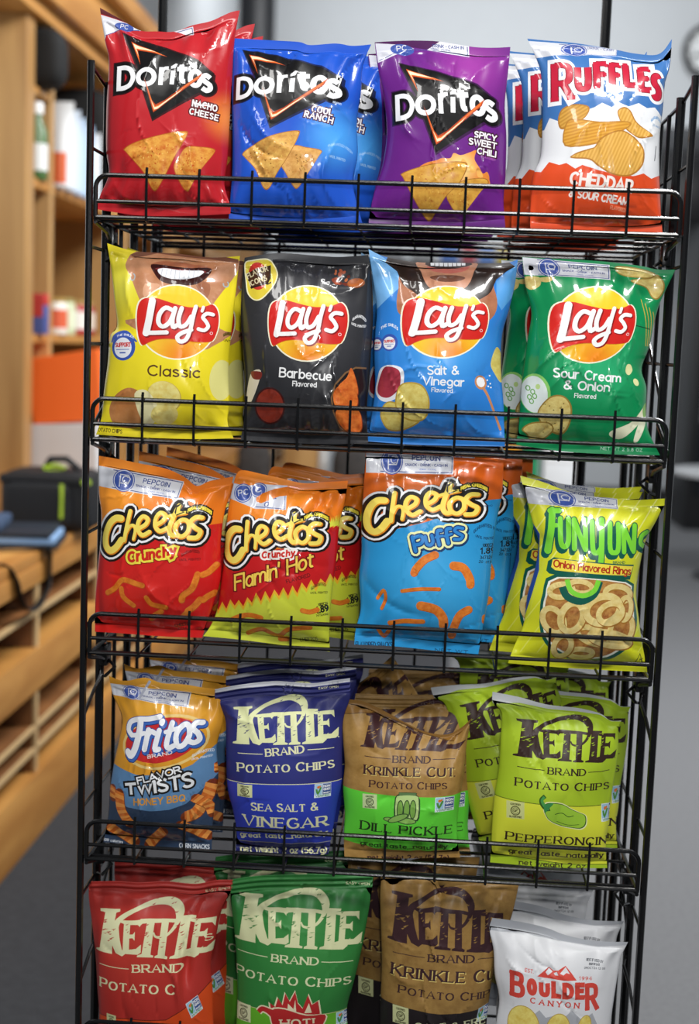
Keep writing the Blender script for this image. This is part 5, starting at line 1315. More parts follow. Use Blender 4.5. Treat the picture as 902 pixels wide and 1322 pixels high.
def pickle_back():
    b = Bag((444, 856, 4.295), [(60, 180), (250, 190), (450, 190), (640, 190), (780, 180)],
            [(780, 180), (760, 420), (730, 560), (712, 700), (690, 860), (690, 980), (705, 1085)],
            [(58, 1075), (250, 1082), (480, 1086), (705, 1085)],
            [(60, 180), (52, 270), (50, 420), (60, 560), (50, 680), (60, 830), (55, 960), (58, 1075)], 'b0843e', False, vt=0.075)
    kr = film('ab8549', False, 'kraft', '957036')
    b.poly(kr, [(0, 0), (902, 0), (902, 1263), (0, 1263)])
    b.poly(film('62d63c', False), [(40, 675), (300, 700), (560, 715), (740, 712), (740, 1040), (500, 1036), (250, 1018), (40, 975)])
    kettle(b, [(180, 270), (790, 310), (712, 450), (150, 445)], '3d2022', kr)
    kettle_words(b, '3d2022', ((174, 494), (322, 506), (552, 516), (676, 516)), ((332, 528), (536, 538), 42), ((204, 662), (628, 676), 44))
    b.text('KRINKLE CUT', (174, 594), (668, 612), 58, .2, '3d2022', 'serif', shadow=('d8c070', 4, 4), small=.92); b.text('.', (668, 612), (676, 612), 30, .2, '3d2022')
    gf(b, 164, 698, 80, 80, 'c9dba0', '22381a'); gmo(b, [(566, 716), (672, 720), (668, 800), (562, 796)])
    dk = '2f4a2a'
    b.poly(dk, [(344, 712), (366, 690), (368, 682), (460, 686), (462, 698), (482, 724), (478, 826), (450, 846), (360, 842), (338, 810)], 2); b.poly('bcd88a', [(350, 716), (372, 700), (458, 702), (474, 728), (470, 820), (446, 838), (364, 834), (346, 806)], 2); b.poly(film('5a7a4a', False), [(366, 684), (460, 688), (458, 700), (368, 698)])
    for x in (372, 408, 442): b.ell(dk, x, 778, 19, 54, 3); b.ell('7aa84a', x, 778, 14, 48, 3)
    for x, y, r in ((312, 834, 6), (402, 840, 8), (360, 826, -20)): b.ell(dk, x, y, 60 if x > 320 else 34, 20 if x > 320 else 14, r); b.ell('8ab85a', x, y, 54 if x > 320 else 28, 15 if x > 320 else 10, r)
    b.text('DILL PICKLE', (152, 908), (656, 940), 60, .19, '24381a', 'serif', small=.95); b.text('natural flavor', (246, 956), (562, 972), 34, .2, '24381a', 'slab', gap=18); b.text('great taste...naturally', (150, 1004), (630, 1030), 32, .2, '24381a', 'slab', gap=18)
    b.text('net weight 2 oz (56.7g)', (190, 1094), (640, 1104), 34, .2, '3d2022', 'slab', gap=18)
    FRONT['pickle_back'] = b
    r = b.build(3, 0.121, 3, 0.032, 144, 'brown and green dill pickle bag right behind the folded one, whole lettering showing', 'bags behind the front row', creases=8, wrinkle=1, ribs=700)
    return r
def pepper():
    b = Bag((610, 860, 4.1), [(108, 150), (250, 178), (400, 216), (560, 232), (680, 262), (735, 300), (796, 302)],
            [(796, 302), (780, 340), (778, 460), (760, 600), (735, 740), (725, 860), (712, 960), (720, 1090)],
            [(95, 1062), (280, 1075), (500, 1085), (720, 1090)],
            [(108, 150), (110, 210), (155, 260), (150, 400), (140, 560), (118, 700), (105, 860), (100, 980), (95, 1062)], 'a9c52a', False, vt=0.045)
    b.poly(film('a6c328', False, 'glow', b.uvp(420, 480) + (0.8, 'b6d034')), [(0, 0), (902, 0), (902, 1263), (0, 1263)])
    b.poly(film('dadf3c', False), [(0, 680), (118, 694), (330, 712), (560, 732), (760, 742), (760, 1070), (500, 1062), (260, 1030), (90, 1005), (0, 990)]); b.line('5a6a1a', [(110, 694), (330, 712), (560, 732), (760, 742)], 4); b.line('5a6a1a', [(90, 1005), (260, 1032), (500, 1064), (720, 1070)], 4)
    b.poly('c9ccce', [(100, 140), (250, 165), (400, 205), (560, 222), (680, 250), (735, 285), (800, 290), (800, 306), (740, 304), (680, 268), (560, 250), (400, 238), (250, 208), (108, 212)])
    kettle(b, [(232, 282), (760, 366), (762, 480), (212, 472)], '35231c', 'a9c52a')
    ink = '35231c'
    kettle_words(b, ink, ((234, 526), (376, 540), (606, 552), (726, 554)), ((394, 560), (590, 572), 42), ((224, 630), (722, 660), 50))
    gf(b, 178, 708, 92, 90, 'cfd48a', '4a4a20'); gmo(b, [(682, 732), (770, 740), (764, 834), (682, 828)])
    sh = [(372, 745), (380, 712), (415, 706), (470, 716), (520, 745), (560, 765), (594, 785), (596, 830), (570, 852), (520, 846), (450, 830), (400, 800), (380, 770)]
    b.poly('e8ecb0', [(x + (x - 470) * .04, y + (y - 780) * .08) for x, y in sh], 4); b.poly('2f5a1a', sh, 4); b.poly('9cc83a', [(470 + (x - 470) * .96, 780 + (y - 780) * .94) for x, y in sh], 4)
    b.line('2f5a1a', [(430, 770), (470, 765), (500, 785), (530, 780)], 4, 4); b.line('2f5a1a', [(440, 810), (500, 830), (560, 830)], 3, 4)
    b.line('2f5a1a', [(378, 670), (358, 690), (364, 715), (385, 732), (400, 730)], [22, 22, 24, 34, 40], 4); b.line('4a9a4a', [(374, 674), (362, 692), (368, 712), (386, 728), (398, 730)], [14, 14, 16, 26, 34], 4); b.poly('3a8a4a', [(372, 720), (415, 706), (420, 715), (395, 740), (378, 760)], 2)
    b.text('PEPPERONCINI', (176, 924), (730, 960), 54, .19, ink, 'serif', small=.94); b.text('great taste...naturally', (194, 1006), (694, 1032), 36, .2, ink, 'slab', gap=18)
    b.text('net weight 2 oz', (250, 1072), (600, 1092), 30, .2, ink, 'slab', gap=18)
    FRONT['pepper'] = b
    return b.build(3, 0.044, 3, 0.032, 151, 'lime and yellow pepperoncini chip bag with a pepper drawing, upright at the front', 'bags at the front of the fourth shelf', creases=9, wrinkle=.9)

# =================================================================== lowest visible shelf
def chili_red():
    b = Bag((100, 1100, 4.295), [(48, 184), (200, 178), (330, 186), (480, 182), (640, 200), (760, 180), (852, 178)],
            [(852, 178), (842, 240), (790, 340), (760, 480), (730, 640), (740, 800), (745, 1000), (770, 1220)],
            [(90, 1220), (300, 1225), (540, 1225), (770, 1220)],
            [(48, 184), (48, 280), (65, 420), (85, 600), (95, 780), (105, 940), (95, 1090), (90, 1220)], 'b3322a', False, vt=0.055)
    b.poly(film('b2312a', False, 'glow', b.uvp(330, 520) + (0.8, 'bf3c30')), [(0, 0), (902, 0), (902, 1263), (0, 1263)])
    b.poly(film('d84c1c', False), [(60, 915), (300, 915), (500, 908), (600, 850), (720, 745), (902, 640), (902, 1263), (0, 1263)]); b.line('5a1a14', [(60, 914), (300, 914), (500, 908), (600, 850), (720, 745), (800, 690)], 4)
    kettle(b, [(118, 325), (762, 372), (760, 540), (95, 552)], CREAM, 'b2312a')
    b.text('EASY OPEN', (700, 246), (832, 230), 14, .16, CREAM)
    b.text('BRAND', (318, 652), (584, 650), 50, .2, CREAM, 'serif'); b.line(CREAM, [(118, 622), (294, 630)], 4); b.text('POTATO C', (122, 755), (548, 772), 62, .19, CREAM, 'serif', small=.86); b.text('S', (705, 500), (745, 498), 40, .19, CREAM, 'serif')
    gf(b, 160, 895, 56, 80, 'd5d8a0', '3a3a20', 6); gmo(b, [(606, 826), (668, 788), (694, 872), (636, 912)])
    FRONT['chili_red'] = b
    return b.build(4, 0.044, 3, 0.032, 165, 'matte red and orange chip bag with cream lettering, far left of the lowest shelf', 'bags at the front of the lowest visible shelf', creases=9, wrinkle=1.1, ribs=700, dents=((.80, .42, .05, .10, -.012), (.74, .50, .03, .12, .006)))
def jalapeno():
    b = Bag((280, 1110, 4.295), [(75, 132), (250, 108), (460, 98), (660, 96), (862, 92)],
            [(862, 92), (856, 190), (825, 380), (790, 560), (750, 720), (715, 860), (730, 1020), (740, 1180)],
            [(95, 1180), (300, 1190), (520, 1190), (740, 1180)],
            [(75, 132), (65, 220), (85, 400), (98, 560), (105, 760), (100, 900), (90, 1050), (95, 1180)], '2f7a38', False, vt=0.075)
    b.poly(film('2f7c38', False, 'glow', b.uvp(450, 420) + (0.8, '3c8a42')), [(0, 0), (902, 0), (902, 1263), (0, 1263)])
    b.poly(film('64b02c', False), [(0, 806), (300, 812), (500, 838), (902, 850), (902, 1263), (0, 1263)]); b.line('c8c890', [(80, 806), (300, 812), (500, 838), (760, 848)], 3)
    kettle(b, KA, 'd5d8a8', '2f7c38')
    b.text('EASY OPEN', (712, 154), (842, 164), 14, .16, CREAM)
    kettle_words(b, 'd9dcb0', ((108, 510), (285, 526), (582, 550), (754, 566)), ((308, 552), (562, 570), 48), ((98, 650), (738, 698), 58))
    gf(b, 104, 802, 84, 96, 'd9dcb0'); gmo(b, [(660, 850), (740, 850), (740, 930), (660, 930)])
    for c, e in (('e6dcb8', 1.06), ('b52a2a', 1)):
        f = lambda P: [(450 + (x - 450) * e, 860 + (y - 860) * e) for x, y in P]
        b.poly(c, f([(310, 850), (300, 770), (330, 790), (345, 740), (370, 780), (385, 715), (410, 760), (440, 705), (455, 770), (480, 800), (510, 725), (530, 780), (565, 760), (575, 840), (440, 830)]))
    for q in ([(340, 840), (350, 790), (372, 830)], [(395, 830), (400, 770), (430, 800), (440, 750), (446, 820)], [(490, 825), (515, 770), (530, 825)]): b.poly('e6dcb8', q)
    for c, e in (('e6dcb8', 14), ('b52a2a', 0)):
        b.line(c, [(235, 828), (255, 808), (290, 816), (330, 838)], [24 + e, 26 + e, 30 + e, 50 + e], 4)
        b.poly(c, [(310 - e / 2, 810 - e / 2), (380, 802 - e / 2), (500, 840 - e / 2), (600 + e / 2, 845), (590 + e / 2, 900), (540, 960), (440, 980 + e / 2), (350, 950), (310 - e / 2, 880)], 3)
    b.text('HOT!', (360, 908), (540, 906), 50, .2, 'e6dcb8', 'slab')
    FRONT['jalapeno'] = b
    return b.build(4, 0.044, 3, 0.032, 171, 'matte green chip bag with a flaming red pepper drawing, upright on the lowest shelf', 'bags at the front of the lowest visible shelf', creases=8, wrinkle=.8, ribs=700)
def salt_brown():
    b = Bag((470, 1110, 4.295), [(92, 92), (250, 92), (380, 104), (425, 180), (470, 150), (620, 128), (866, 132)],
            [(866, 132), (830, 300), (790, 420), (740, 560), (700, 760), (680, 960), (690, 1200)],
            [(90, 1195), (300, 1205), (500, 1205), (690, 1200)],
            [(92, 92), (85, 180), (90, 400), (95, 600), (88, 800), (85, 1000), (90, 1195)], 'a07a42', False, vt=0.03)
    kr = film('9c7a42', False, 'kraft', '866434')
    b.poly(kr, [(0, 0), (902, 0), (902, 1263), (0, 1263)])
    b.poly(film('231d1f', False), [(0, 770), (150, 795), (420, 830), (620, 830), (902, 815), (902, 1263), (0, 1263)])
    kettle(b, [(150, 190), (770, 312), (790, 485), (128, 440)], '3a2226', kr)
    kettle_words(b, '3a2226', ((158, 508), (336, 524), (630, 548), (760, 552)), ((356, 550), (606, 566), 48), ((190, 732), (740, 780), 52))
    b.text('KRINKLE CUT', (152, 636), (800, 690), 74, .2, '3a2226', 'serif', shadow=('d8c070', 5, 5), small=.92)
    gf(b, 158, 798, 88, 100, 'cdd09a', rot=10); gmo(b, [(634, 826), (712, 812), (700, 900), (620, 908)])
    b.text('SALT & FRESH', (288, 930), (760, 930), 50, .19, 'd8dcb0', 'serif')
    FRONT['salt_brown'] = b
    return b.build(4, 0.046, 3, 0.032, 181, 'brown paper-look bag of krinkle cut chips with a black base, lowest shelf', 'bags at the front of the lowest visible shelf', creases=12, wrinkle=1.3)
def boulder():
    b = Bag((610, 1110, 4.295), [(112, 345), (280, 372), (420, 404), (520, 440), (680, 468), (868, 476)],
            [(868, 476), (830, 560), (812, 660), (790, 800), (770, 960), (770, 1180)],
            [(130, 1180), (330, 1190), (560, 1190), (770, 1180)],
            [(112, 345), (95, 410), (118, 520), (125, 660), (150, 800), (130, 960), (130, 1180)], 'dcdde0', False, vt=0.055)
    b.poly(film('dddee1', False), [(0, 0), (902, 0), (902, 1263), (0, 1263)])
    b.poly(film('b9bcc2', False), [(90, 412), (118, 414), (300, 430), (480, 470), (700, 500), (860, 494), (868, 470), (680, 460), (520, 430), (420, 394), (112, 335)])
    rd = 'd3483c'; k2 = 'dddee1'
    b.poly(rd, [(355, 630), (392, 600), (420, 582), (445, 600), (470, 598), (512, 578), (545, 615), (572, 652), (500, 648), (440, 640)])
    for q in ([(400, 606), (420, 588), (440, 604), (425, 614), (412, 622)], [(480, 612), (512, 584), (535, 618), (515, 612), (498, 622)], [(445, 612), (462, 604), (470, 622), (452, 622)]): b.poly(k2, q)
    b.text('EST.', (288, 612), (334, 618), 20, .16, rd); b.text('1994', (586, 652), (656, 660), 20, .16, rd)
    it = [('B', 205, 288, 608, 754), ('O', 296, 354, 640, 732), ('U', 362, 424, 646, 736), ('L', 430, 486, 652, 744), ('D', 490, 556, 658, 750), ('E', 562, 618, 662, 756), ('R', 618, 698, 672, 822)]
    for ch, x0, x1, yt, yb in it:
        P = [p for _, q in GL[ch][1] for p in q]; gx0 = min(p[0] for p in P); gx1 = max(p[0] for p in P); w = 26
        fn = lambda a, g: (x0 + w / 2 + (a - gx0) / (gx1 - gx0) * (x1 - x0 - w), yb - w / 2 - g / 100 * (yb - yt - w) + (a - gx0) * .06)
        b.raw(rd, b._glyph(ch, fn, w, 'slab', 3, 'square', 1))
    b.text('CANYON', (316, 776), (582, 806), 34, .2, rd, 'slab', gap=60)
    b.text('BEST IF USED BY', (630, 560), (722, 576), 14, .18, '50545c'); b.text('ENJOY BY DATE', (644, 582), (704, 590), 12, .18, '50545c'); b.text('09OCT24 12 05', (616, 598), (734, 612), 12, .18, '50545c')
    b.poly(film('a9acb2', False), [(190, 911), (240, 830), (330, 840), (365, 810), (400, 850), (440, 840), (500, 850), (545, 815), (600, 870), (660, 840), (690, 911), (690, 1250), (190, 1250)])
    ch = film('e8d878', False, 'chip', 'd4b850')
    for x, y, rx, ry, r in ((280, 910, 84, 112, -6), (466, 930, 66, 100, 8), (612, 920, 36, 72, 14)): b.ell('b89a40', x, y, rx + 4, ry + 4, r); b.ell(ch, x, y, rx, ry, r)
    FRONT['boulder'] = b
    return b.build(4, 0.03, 3, 0.03, 193, 'white chip bag with a red mountain emblem at the front of the lowest shelf', 'bags at the front of the lowest visible shelf', creases=9, wrinkle=1.1)

# ------------------------------------------------------------------ bags on the rack
BAGS = {}
for f in (red_tortilla, blue_tortilla, purple_tortilla, ridged, classic, bbq, vinegar_blue, onion_green, crunchy, hot, puffs, rings,
          corn, sea, pickle, pepper, chili_red, jalapeno, salt_brown, boulder):
    BAGS[f.__name__] = f()
BAGS['pickle_back'] = pickle_back()
def behind(kind, dx, dy, label, ry=0.0, dz=0.0, rz=0.0):
    o = BAGS[kind]; p = o.location
    c = dup(o, (p.x + dx, p.y + dy, p.z + dz), rz, label, ry=R(ry))
    c['group'] = 'bags behind the front row'
    return c
behind('red_tortilla', 0.010, 0.075, 'red tortilla chip bag behind the front red bag on the top shelf')
behind('blue_tortilla', 0.036, 0.075, 'blue tortilla chip bag directly behind the front blue bag')
behind('purple_tortilla', -0.012, 0.075, 'purple tortilla chip bag behind the front purple bag on the top shelf')
behind('ridged', -0.020, 0.078, 'blue and white ridged chip bag second in its file, behind the front one')
behind('ridged', -0.036, 0.156, 'blue and white ridged chip bag third in its file, mostly hidden')
behind('classic', 0.010, 0.075, 'yellow potato chip bag behind the front yellow smile bag')
behind('bbq', -0.012, 0.075, 'black barbecue chip bag behind the front black one')
behind('vinegar_blue', -0.014, 0.075, 'light blue potato chip bag behind the front light blue one')
behind('onion_green', -0.024, 0.075, 'green potato chip bag behind the front green one')
behind('crunchy', 0.030, 0.075, 'orange and red cheese snack bag second behind the front crunchy bag', ry=2)
behind('crunchy', 0.046, 0.150, 'orange and red cheese snack bag rearmost behind the crunchy bag', ry=4)
behind('hot', 0.036, 0.075, 'flaming hot snack bag second in its file, peeking out at right')
behind('hot', 0.046, 0.150, 'flaming hot snack bag rearmost in its file')
behind('puffs', 0.030, 0.078, 'sky blue cheese puff bag behind the front puff bag')
behind('puffs', 0.050, 0.156, 'sky blue cheese puff bag third in its file with an orange corner out')
behind('rings', -0.022, 0.075, 'yellow onion ring bag second in its file, edge seen at left')
behind('rings', -0.012, 0.150, 'yellow onion ring bag rearmost, its top seal above the front one')
behind('corn', 0.004, 0.075, 'amber corn twist bag second in its file')
behind('corn', 0.024, 0.150, 'amber corn twist bag rearmost in its file, crumpled top showing')
behind('sea', 0.004, 0.075, 'navy blue chip bag second in its file, white seal showing')
behind('sea', 0.010, 0.150, 'navy blue chip bag rearmost in its file')
behind('pickle_back', 0.035, 0.080, 'brown dill pickle chip bag leaning sideways behind, letters tilted', ry=-38, dz=0.026)
behind('pickle_back', 0.012, 0.155, 'brown dill pickle chip bag rearmost in its file')
behind('pepper', -0.013, 0.075, 'lime pepperoncini chip bag leaning left behind the front lime bag', ry=-18, dz=0.022)
behind('pepper', 0.024, 0.080, 'lime pepperoncini chip bag behind the front lime bag, edge at right')
behind('pepper', -0.045, 0.150, 'lime pepperoncini chip bag farther back with its lettering above the front bag', ry=-3, dz=0.035)
behind('pepper', 0.014, 0.225, 'lime pepperoncini chip bag rearmost in its file')
behind('chili_red', 0.018, 0.080, 'matte red chip bag second in its file, lettering above the front one')
behind('jalapeno', -0.036, 0.080, 'matte green chip bag second in its file, edge at left')
behind('salt_brown', -0.052, 0.080, 'brown and black chip bag second in its file, edge at left')
behind('boulder', 0.004, 0.070, 'white chip bag second in its file')
behind('boulder', -0.030, 0.140, 'white chip bag third in its file with a round hang hole', dz=0.02)
behind('boulder', -0.022, 0.215, 'white chip bag rearmost in its file, red emblem high', dz=0.05)
for kind, dx, nm in (('red_tortilla', .012, 'red tortilla'), ('blue_tortilla', .03, 'blue tortilla'), ('purple_tortilla', -.01, 'purple tortilla')):
    behind(kind, dx, 0.150, nm + ' chip bag third in its file on the top shelf')
    behind(kind, dx * 1.1, 0.300, nm + ' chip bag rearmost in its file on the top shelf')
behind('ridged', -0.02, 0.305, 'blue and white ridged chip bag rearmost in its file on the top shelf')

# ------------------------------------------------------------------ background, left side
pine = wood('pine', 'c8914c', 'a46c30', 0.42, 'Y', 0.8)
pinev = wood('pine_upright', 'bd935a', '9c7240', 0.45, 'Z', 0.6)
brown = wood('stained_panel', '8a5a30', '6a4220', 0.5, 'Z', 0.7)
edgem = simple('pale_edge', 'c9a878', 0.5, var=0.1, vscale=20)
# floor mat in front of the bench
mt = MB(); mt.box((X0 + 0.01, -1.2, 0.0), (0.20, 5.5, 0.006)); o = mt.build('floor_mat', matm)
tag(o, 'dark charcoal carpet runner on the floor in front of the wooden bench', 'floor mat')
# bench with cubbies
bench = empty('cubby_bench', (X0, 3.5, 0), 'long honey-coloured wooden bench with open cubbies along the left wall', 'bench')
def bpart(name, boxes, mat, parent, bev=0.004):
    m = MB()
    for lo, hi in boxes: m.box(lo, hi, bev=bev)
    o = m.build(name, mat, None); o.parent = parent; o.matrix_parent_inverse = Matrix.Translation(-V(parent.location)); return o
Y0, Y1 = 0.9, 9.0
bpart('seat_board', [((X0 - 0.52, Y0, 0.80), (X0, Y1, 0.835))], pine, bench)
bpart('top_rail', [((X0 - 0.03, Y0, 0.745), (X0 + 0.004, Y1, 0.80))], pine, bench)
bpart('middle_rail', [((X0 - 0.11, Y0, 0.435), (X0 + 0.004, Y1, 0.56))], pine, bench)
bpart('plinth', [((X0 - 0.13, Y0, 0.0), (X0 + 0.006, Y1, 0.195))], pine, bench)
bpart('back_panel', [((X0 - 0.52, Y0, 0.0), (X0 - 0.50, Y1, 0.80))], brown, bench)
for i in range(14):
    y = 1.30 + i * 0.72
    if y > Y1: break
    bpart('divider', [((X0 - 0.50, y, 0.05), (X0 - 0.012, y + 0.022, 0.80))], brown, bench, 0.002)
    bpart('divider_edge', [((X0 - 0.012, y - 0.003, 0.195), (X0 - 0.002, y + 0.025, 0.745))], edgem, bench, 0.001)
for z, q in ((0.655, 0), (0.32, 1), (0.255, 2)):
    bpart('cubby_shelf', [((X0 - 0.50, Y0, z), (X0 - 0.012, Y1, z + 0.012))], brown, bench, 0.001)
    bpart('cubby_shelf_edge', [((X0 - 0.012, Y0, z - 0.001), (X0 - 0.003, Y1, z + 0.014))], edgem, bench, 0.001)
# tall shelving above
cab = empty('shelf_cabinet', (X1, 5, 0.83), 'tall pine shelving with an overhanging top board standing on the bench', 'shelving')
TZ = 2.48
bpart('end_panel', [((X1 - 0.50, 2.83, 0.835), (X1, 2.93, TZ))], pinev, cab, 0.006)
bpart('cornice', [((X1 - 0.5, 2.6, TZ), (X1 + 0.03, 9.0, TZ + 0.05)), ((X1 - 0.5, 2.5, TZ + 0.05), (X1 + 0.07, 9.0, TZ + 0.22)), ((X1 - 0.5, 2.5, TZ + 0.22), (X1 + 0.12, 9.0, TZ + 0.30))], pine, cab, 0.012)
bpart('back_panel', [((X1 - 0.50, 2.9, 0.835), (X1 - 0.48, 9.0, TZ))], simple('dark_back', '2a1c12', 0.7, var=0.1), cab)
for y in (3.12, 4.35, 5.5, 6.65, 7.8, 8.95):
    bpart('upright_board', [((X1 - 0.48, y, 0.835), (X1, y + 0.05, TZ))], pinev, cab, 0.004)
for z in (1.44, 1.965):
    bpart('shelf_board', [((X1 - 0.48, 2.93, z - 0.03), (X1 - 0.004, 9.0, z))], pine, cab, 0.003)
# goods in the shelving: jars, standing pouches, boxes
def jar(px, y, w, h, z, body, lidc, band, label):
    p = at(px, 400, y); r = w / 2
    t = empty('jar', (p.x, y, z), label, 'jar', 'jars on the middle shelf')
    m = MB(); m.lathe((0, 0, 0), [(r * .9, 0), (r, .004), (r, h * .78), (r * .86, h * .86), (r * .8, h * .88)], n=20); m.build('jar_body', simple('jar_' + body, body, .3), t)
    m = MB(); m.lathe((0, 0, h * .88), [(r * .84, 0), (r * .84, h * .11), (r * .8, h * .12)], n=20); m.build('lid', simple('lid_' + lidc, lidc, .35, .4), t)
    m = MB(); m.lathe((0, 0, h * .18), [(r * 1.01, 0), (r * 1.012, h * .5)], n=20); m.build('paper_label', simple('lab_' + band, band, .6), t)
    return t
jar(72, 3.32, .085, .135, 1.44, 'e6e2d8', 'c8a860', 'd8603a', 'white jar with an orange label, nearest on the middle shelf')
jar(84, 3.5, .08, .14, 1.44, 'c6d0a8', 'b8a868', 'dfe6c6', 'pale green jar between a white and a red jar')
jar(97, 3.62, .09, .135, 1.44, 'a82a28', 'c0a060', 'e8e2da', 'red jar with a white label, farthest of three')
jar(108, 3.75, .09, .135, 1.44, '9a2622', 'c0a060', 'd8c8b8', 'dark red jar beside the rack post')
def pouch(px, y, w, h, z, c, band, label, lean=0):
    p = at(px, 200, y)
    t = empty('snack_pouch', (p.x, y, z), label, 'pouch', 'pouches on the upper shelf', R(lean))
    m = MB(); n = 9; vs = []; fs = []
    for s in (-1, 1):
        for j in range(n):
            for i in range(n):
                u, v = i / (n - 1), j / (n - 1)
                d = .035 * (1 - abs(2 * u - 1) ** 2.2) * (1 - (v) ** 3) + .001
                vs.append(((u - .5) * w, s * d, v * h))
    for s in (0, 1):
        for j in range(n - 1):
            for i in range(n - 1):
                a = s * n * n + j * n + i; fs.append((a, a + 1, a + n + 1, a + n))
    k = n * n
    for j in range(n - 1):
        for i in (0, n - 1): a = j * n + i; fs.append((a, a + n, a + n + k, a + k))
    for i in range(n - 1):
        for j in (0, n - 1): a = j * n + i; fs.append((a, a + 1, a + 1 + k, a + k))
    m.add(vs, fs, 0, True); m.build('pouch_body', simple('pouch_' + c, c, .4), t)
    q = MB(); q.add([((u - .5) * w * .92, -(.036 * (1 - abs(2 * u - 1) ** 2.2) * (1 - v ** 3) + .0035), v * h) for v in (.04, .2, .4) for u in (0.06, .25, .5, .75, .94)],
          [(j * 5 + i, j * 5 + i + 1, j * 5 + i + 6, j * 5 + i + 5) for j in range(2) for i in range(4)], 0, True)
    q.build('picture_panel', simple('panel_' + band, band, .4), t)
    return t
for i, (px, y, c, bd, lb) in enumerate(((78, 3.24, 'e2e6ea', 'd8602a', 'white pouch with an orange band, nearest on the upper shelf'), (87, 3.36, 'cfdcec', '58a04a', 'pale blue pouch with a green band, second on the upper shelf'),
                                        (96, 3.48, 'b8cfe8', '6aae5a', 'light blue pouch with a green band, third on the upper shelf'), (105, 3.60, 'aac4e2', '5aa05a', 'blue pouch with a green band next to the rack post'),
                                        (115, 3.72, 'dfe4ea', '7ab06a', 'white pouch with a green band behind the rack post'))):
    pouch(px, y, .095, .30 - .01 * i, 1.965, c, bd, lb)
p = at(84, 140, 3.25)
bt = empty('bottle', (at(47, 200, 3.02).x, 3.02, 1.965), 'white-capped green bottle in the narrow bay beside the end panel', 'bottle')
m = MB(); m.lathe((0, 0, 0), [(.035, 0), (.038, .01), (.038, .16), (.02, .20), (.018, .22)], n=18); m.build('bottle_body', simple('bottle_green', '4a6a3a', .25), bt)
m = MB(); m.lathe((0, 0, .22), [(.022, 0), (.022, .035), (.018, .04)], n=18); m.build('cap', simple('bottle_cap', 'e4e4e2', .4), bt)
m = MB(); m.lathe((0, 0, .03), [(.0388, 0), (.0388, .09)], n=18); m.build('paper_label', simple('bottle_label', 'dfe2e0', .6), bt)
bx = empty('carton', (at(42, 400, 3.02).x, 3.02, 1.44), 'small blue and red carton on the middle shelf beside the end panel', 'carton')
m = MB(); m.box((-.05, -.03, 0), (.05, .03, .10), bev=.002); m.build('carton_body', simple('carton_blue', '4a5a9a', .5), bx)
m = MB(); m.box((-.045, -.0325, .06), (.045, -.0302, .125)); m.box((-.05, -.03, .10), (.05, .03, .14), bev=.002); m.build('carton_top', simple('carton_red', 'c23a34', .5), bx)
# boxes on the bench
def hexa(name, pts8, mat, label, cat, origin):
    m = MB(); m.add(pts8, [(0, 3, 2, 1), (4, 5, 6, 7), (0, 1, 5, 4), (1, 2, 6, 5), (2, 3, 7, 6), (3, 0, 4, 7)])
    o = m.build(name, mat, origin=origin); return tag(o, label, cat)
def facebox(name, px4, y, depth, mat, label, cat, zfloor=None):
    f = [at(px, py, y) for px, py in px4]           # BL BR TR TL
    if zfloor is not None:
        for k in (0, 1): f[k].z = zfloor
    g = [q + V((0.0, depth, 0)) for q in f]
    o = hexa(name, [f[0], f[1], g[1], g[0], f[3], f[2], g[2], g[3]], mat, label, cat, (f[0] + f[1]) / 2)
    bv = o.modifiers.new('bevel', 'BEVEL'); bv.width = .004; bv.segments = 2
    return o
facebox('cardboard_box', [(39, 600), (126, 600), (124, 547), (39, 548)], 3.0, .3, simple('box_white', 'd9d6d6', .6, var=.04), 'white box on the bench under the orange box', 'box', .835)
facebox('gift_box', [(43, 547.5), (131, 543), (126, 450), (32, 464)], 3.02, .12, simple('box_orange', 'ff6f1e', .55, var=.03), 'bright orange flat box leaning on top of the white box', 'box')
# soft black camera bag
def soft(c, s, name, mat, parent=None, e=4.0, n=20):
    m = MB(); vs = []; fs = []
    for j in range(n + 1):
        th = -math.pi / 2 + math.pi * j / n
        for i in range(2 * n):
            ph = 2 * math.pi * i / (2 * n); f = lambda q: math.copysign(abs(q) ** (2 / e), q)
            vs.append((c[0] + s[0] * f(math.cos(th)) * f(math.cos(ph)), c[1] + s[1] * f(math.cos(th)) * f(math.sin(ph)), c[2] + s[2] * f(math.sin(th))))
    for j in range(n):
        for i in range(2 * n): fs.append((j * 2 * n + i, j * 2 * n + (i + 1) % (2 * n), (j + 1) * 2 * n + (i + 1) % (2 * n), (j + 1) * 2 * n + i))
    m.add(vs, fs, 0, True); return m.build(name, mat, parent)
nylon = simple('black_nylon', '15161a', .6, bump=.3, bscale=400); lime = simple('lime_trim', 'b8d83a', .5); strapm = simple('strap_black', '0f1013', .7)
pl, pr_ = at(0, 640, 2.42), at(121, 640, 2.42); cxb = (pl.x + pr_.x) / 2; hw = (pr_.x - pl.x) / 2
cb = empty('camera_bag', (cxb, 2.5, .835), 'padded black camera bag with lime zip pulls on the bench', 'bag')
soft((0, 0, .095), (hw, .11, .095), 'body', nylon, cb, 6)
soft((-.02, -.10, .085), (hw * .72, .03, .072), 'front_pocket', nylon, cb, 6)
m = MB(); m.box((-hw * .96, -.118, .15), (hw * .96, .112, .178), bev=.01); m.build('lid_flap', nylon, cb)
m = MB(); m.tube([(-.02, -.03, .19), (.0, -.04, .222), (.05, -.04, .225), (.09, -.03, .19)], .011); m.build('carry_handle', strapm, cb)
m = MB(); m.tube([(-.02, -.05, .196), (.02, -.052, .205), (.05, -.05, .196), (.03, -.055, .187), (-.015, -.055, .188)], .006, n=6); m.build('zip_pull', lime, cb)
m = MB(); m.tube([(.06, -.135, .155), (.062, -.138, .11), (.06, -.136, .05)], .0055, n=6); m.build('zip_pull', lime, cb)
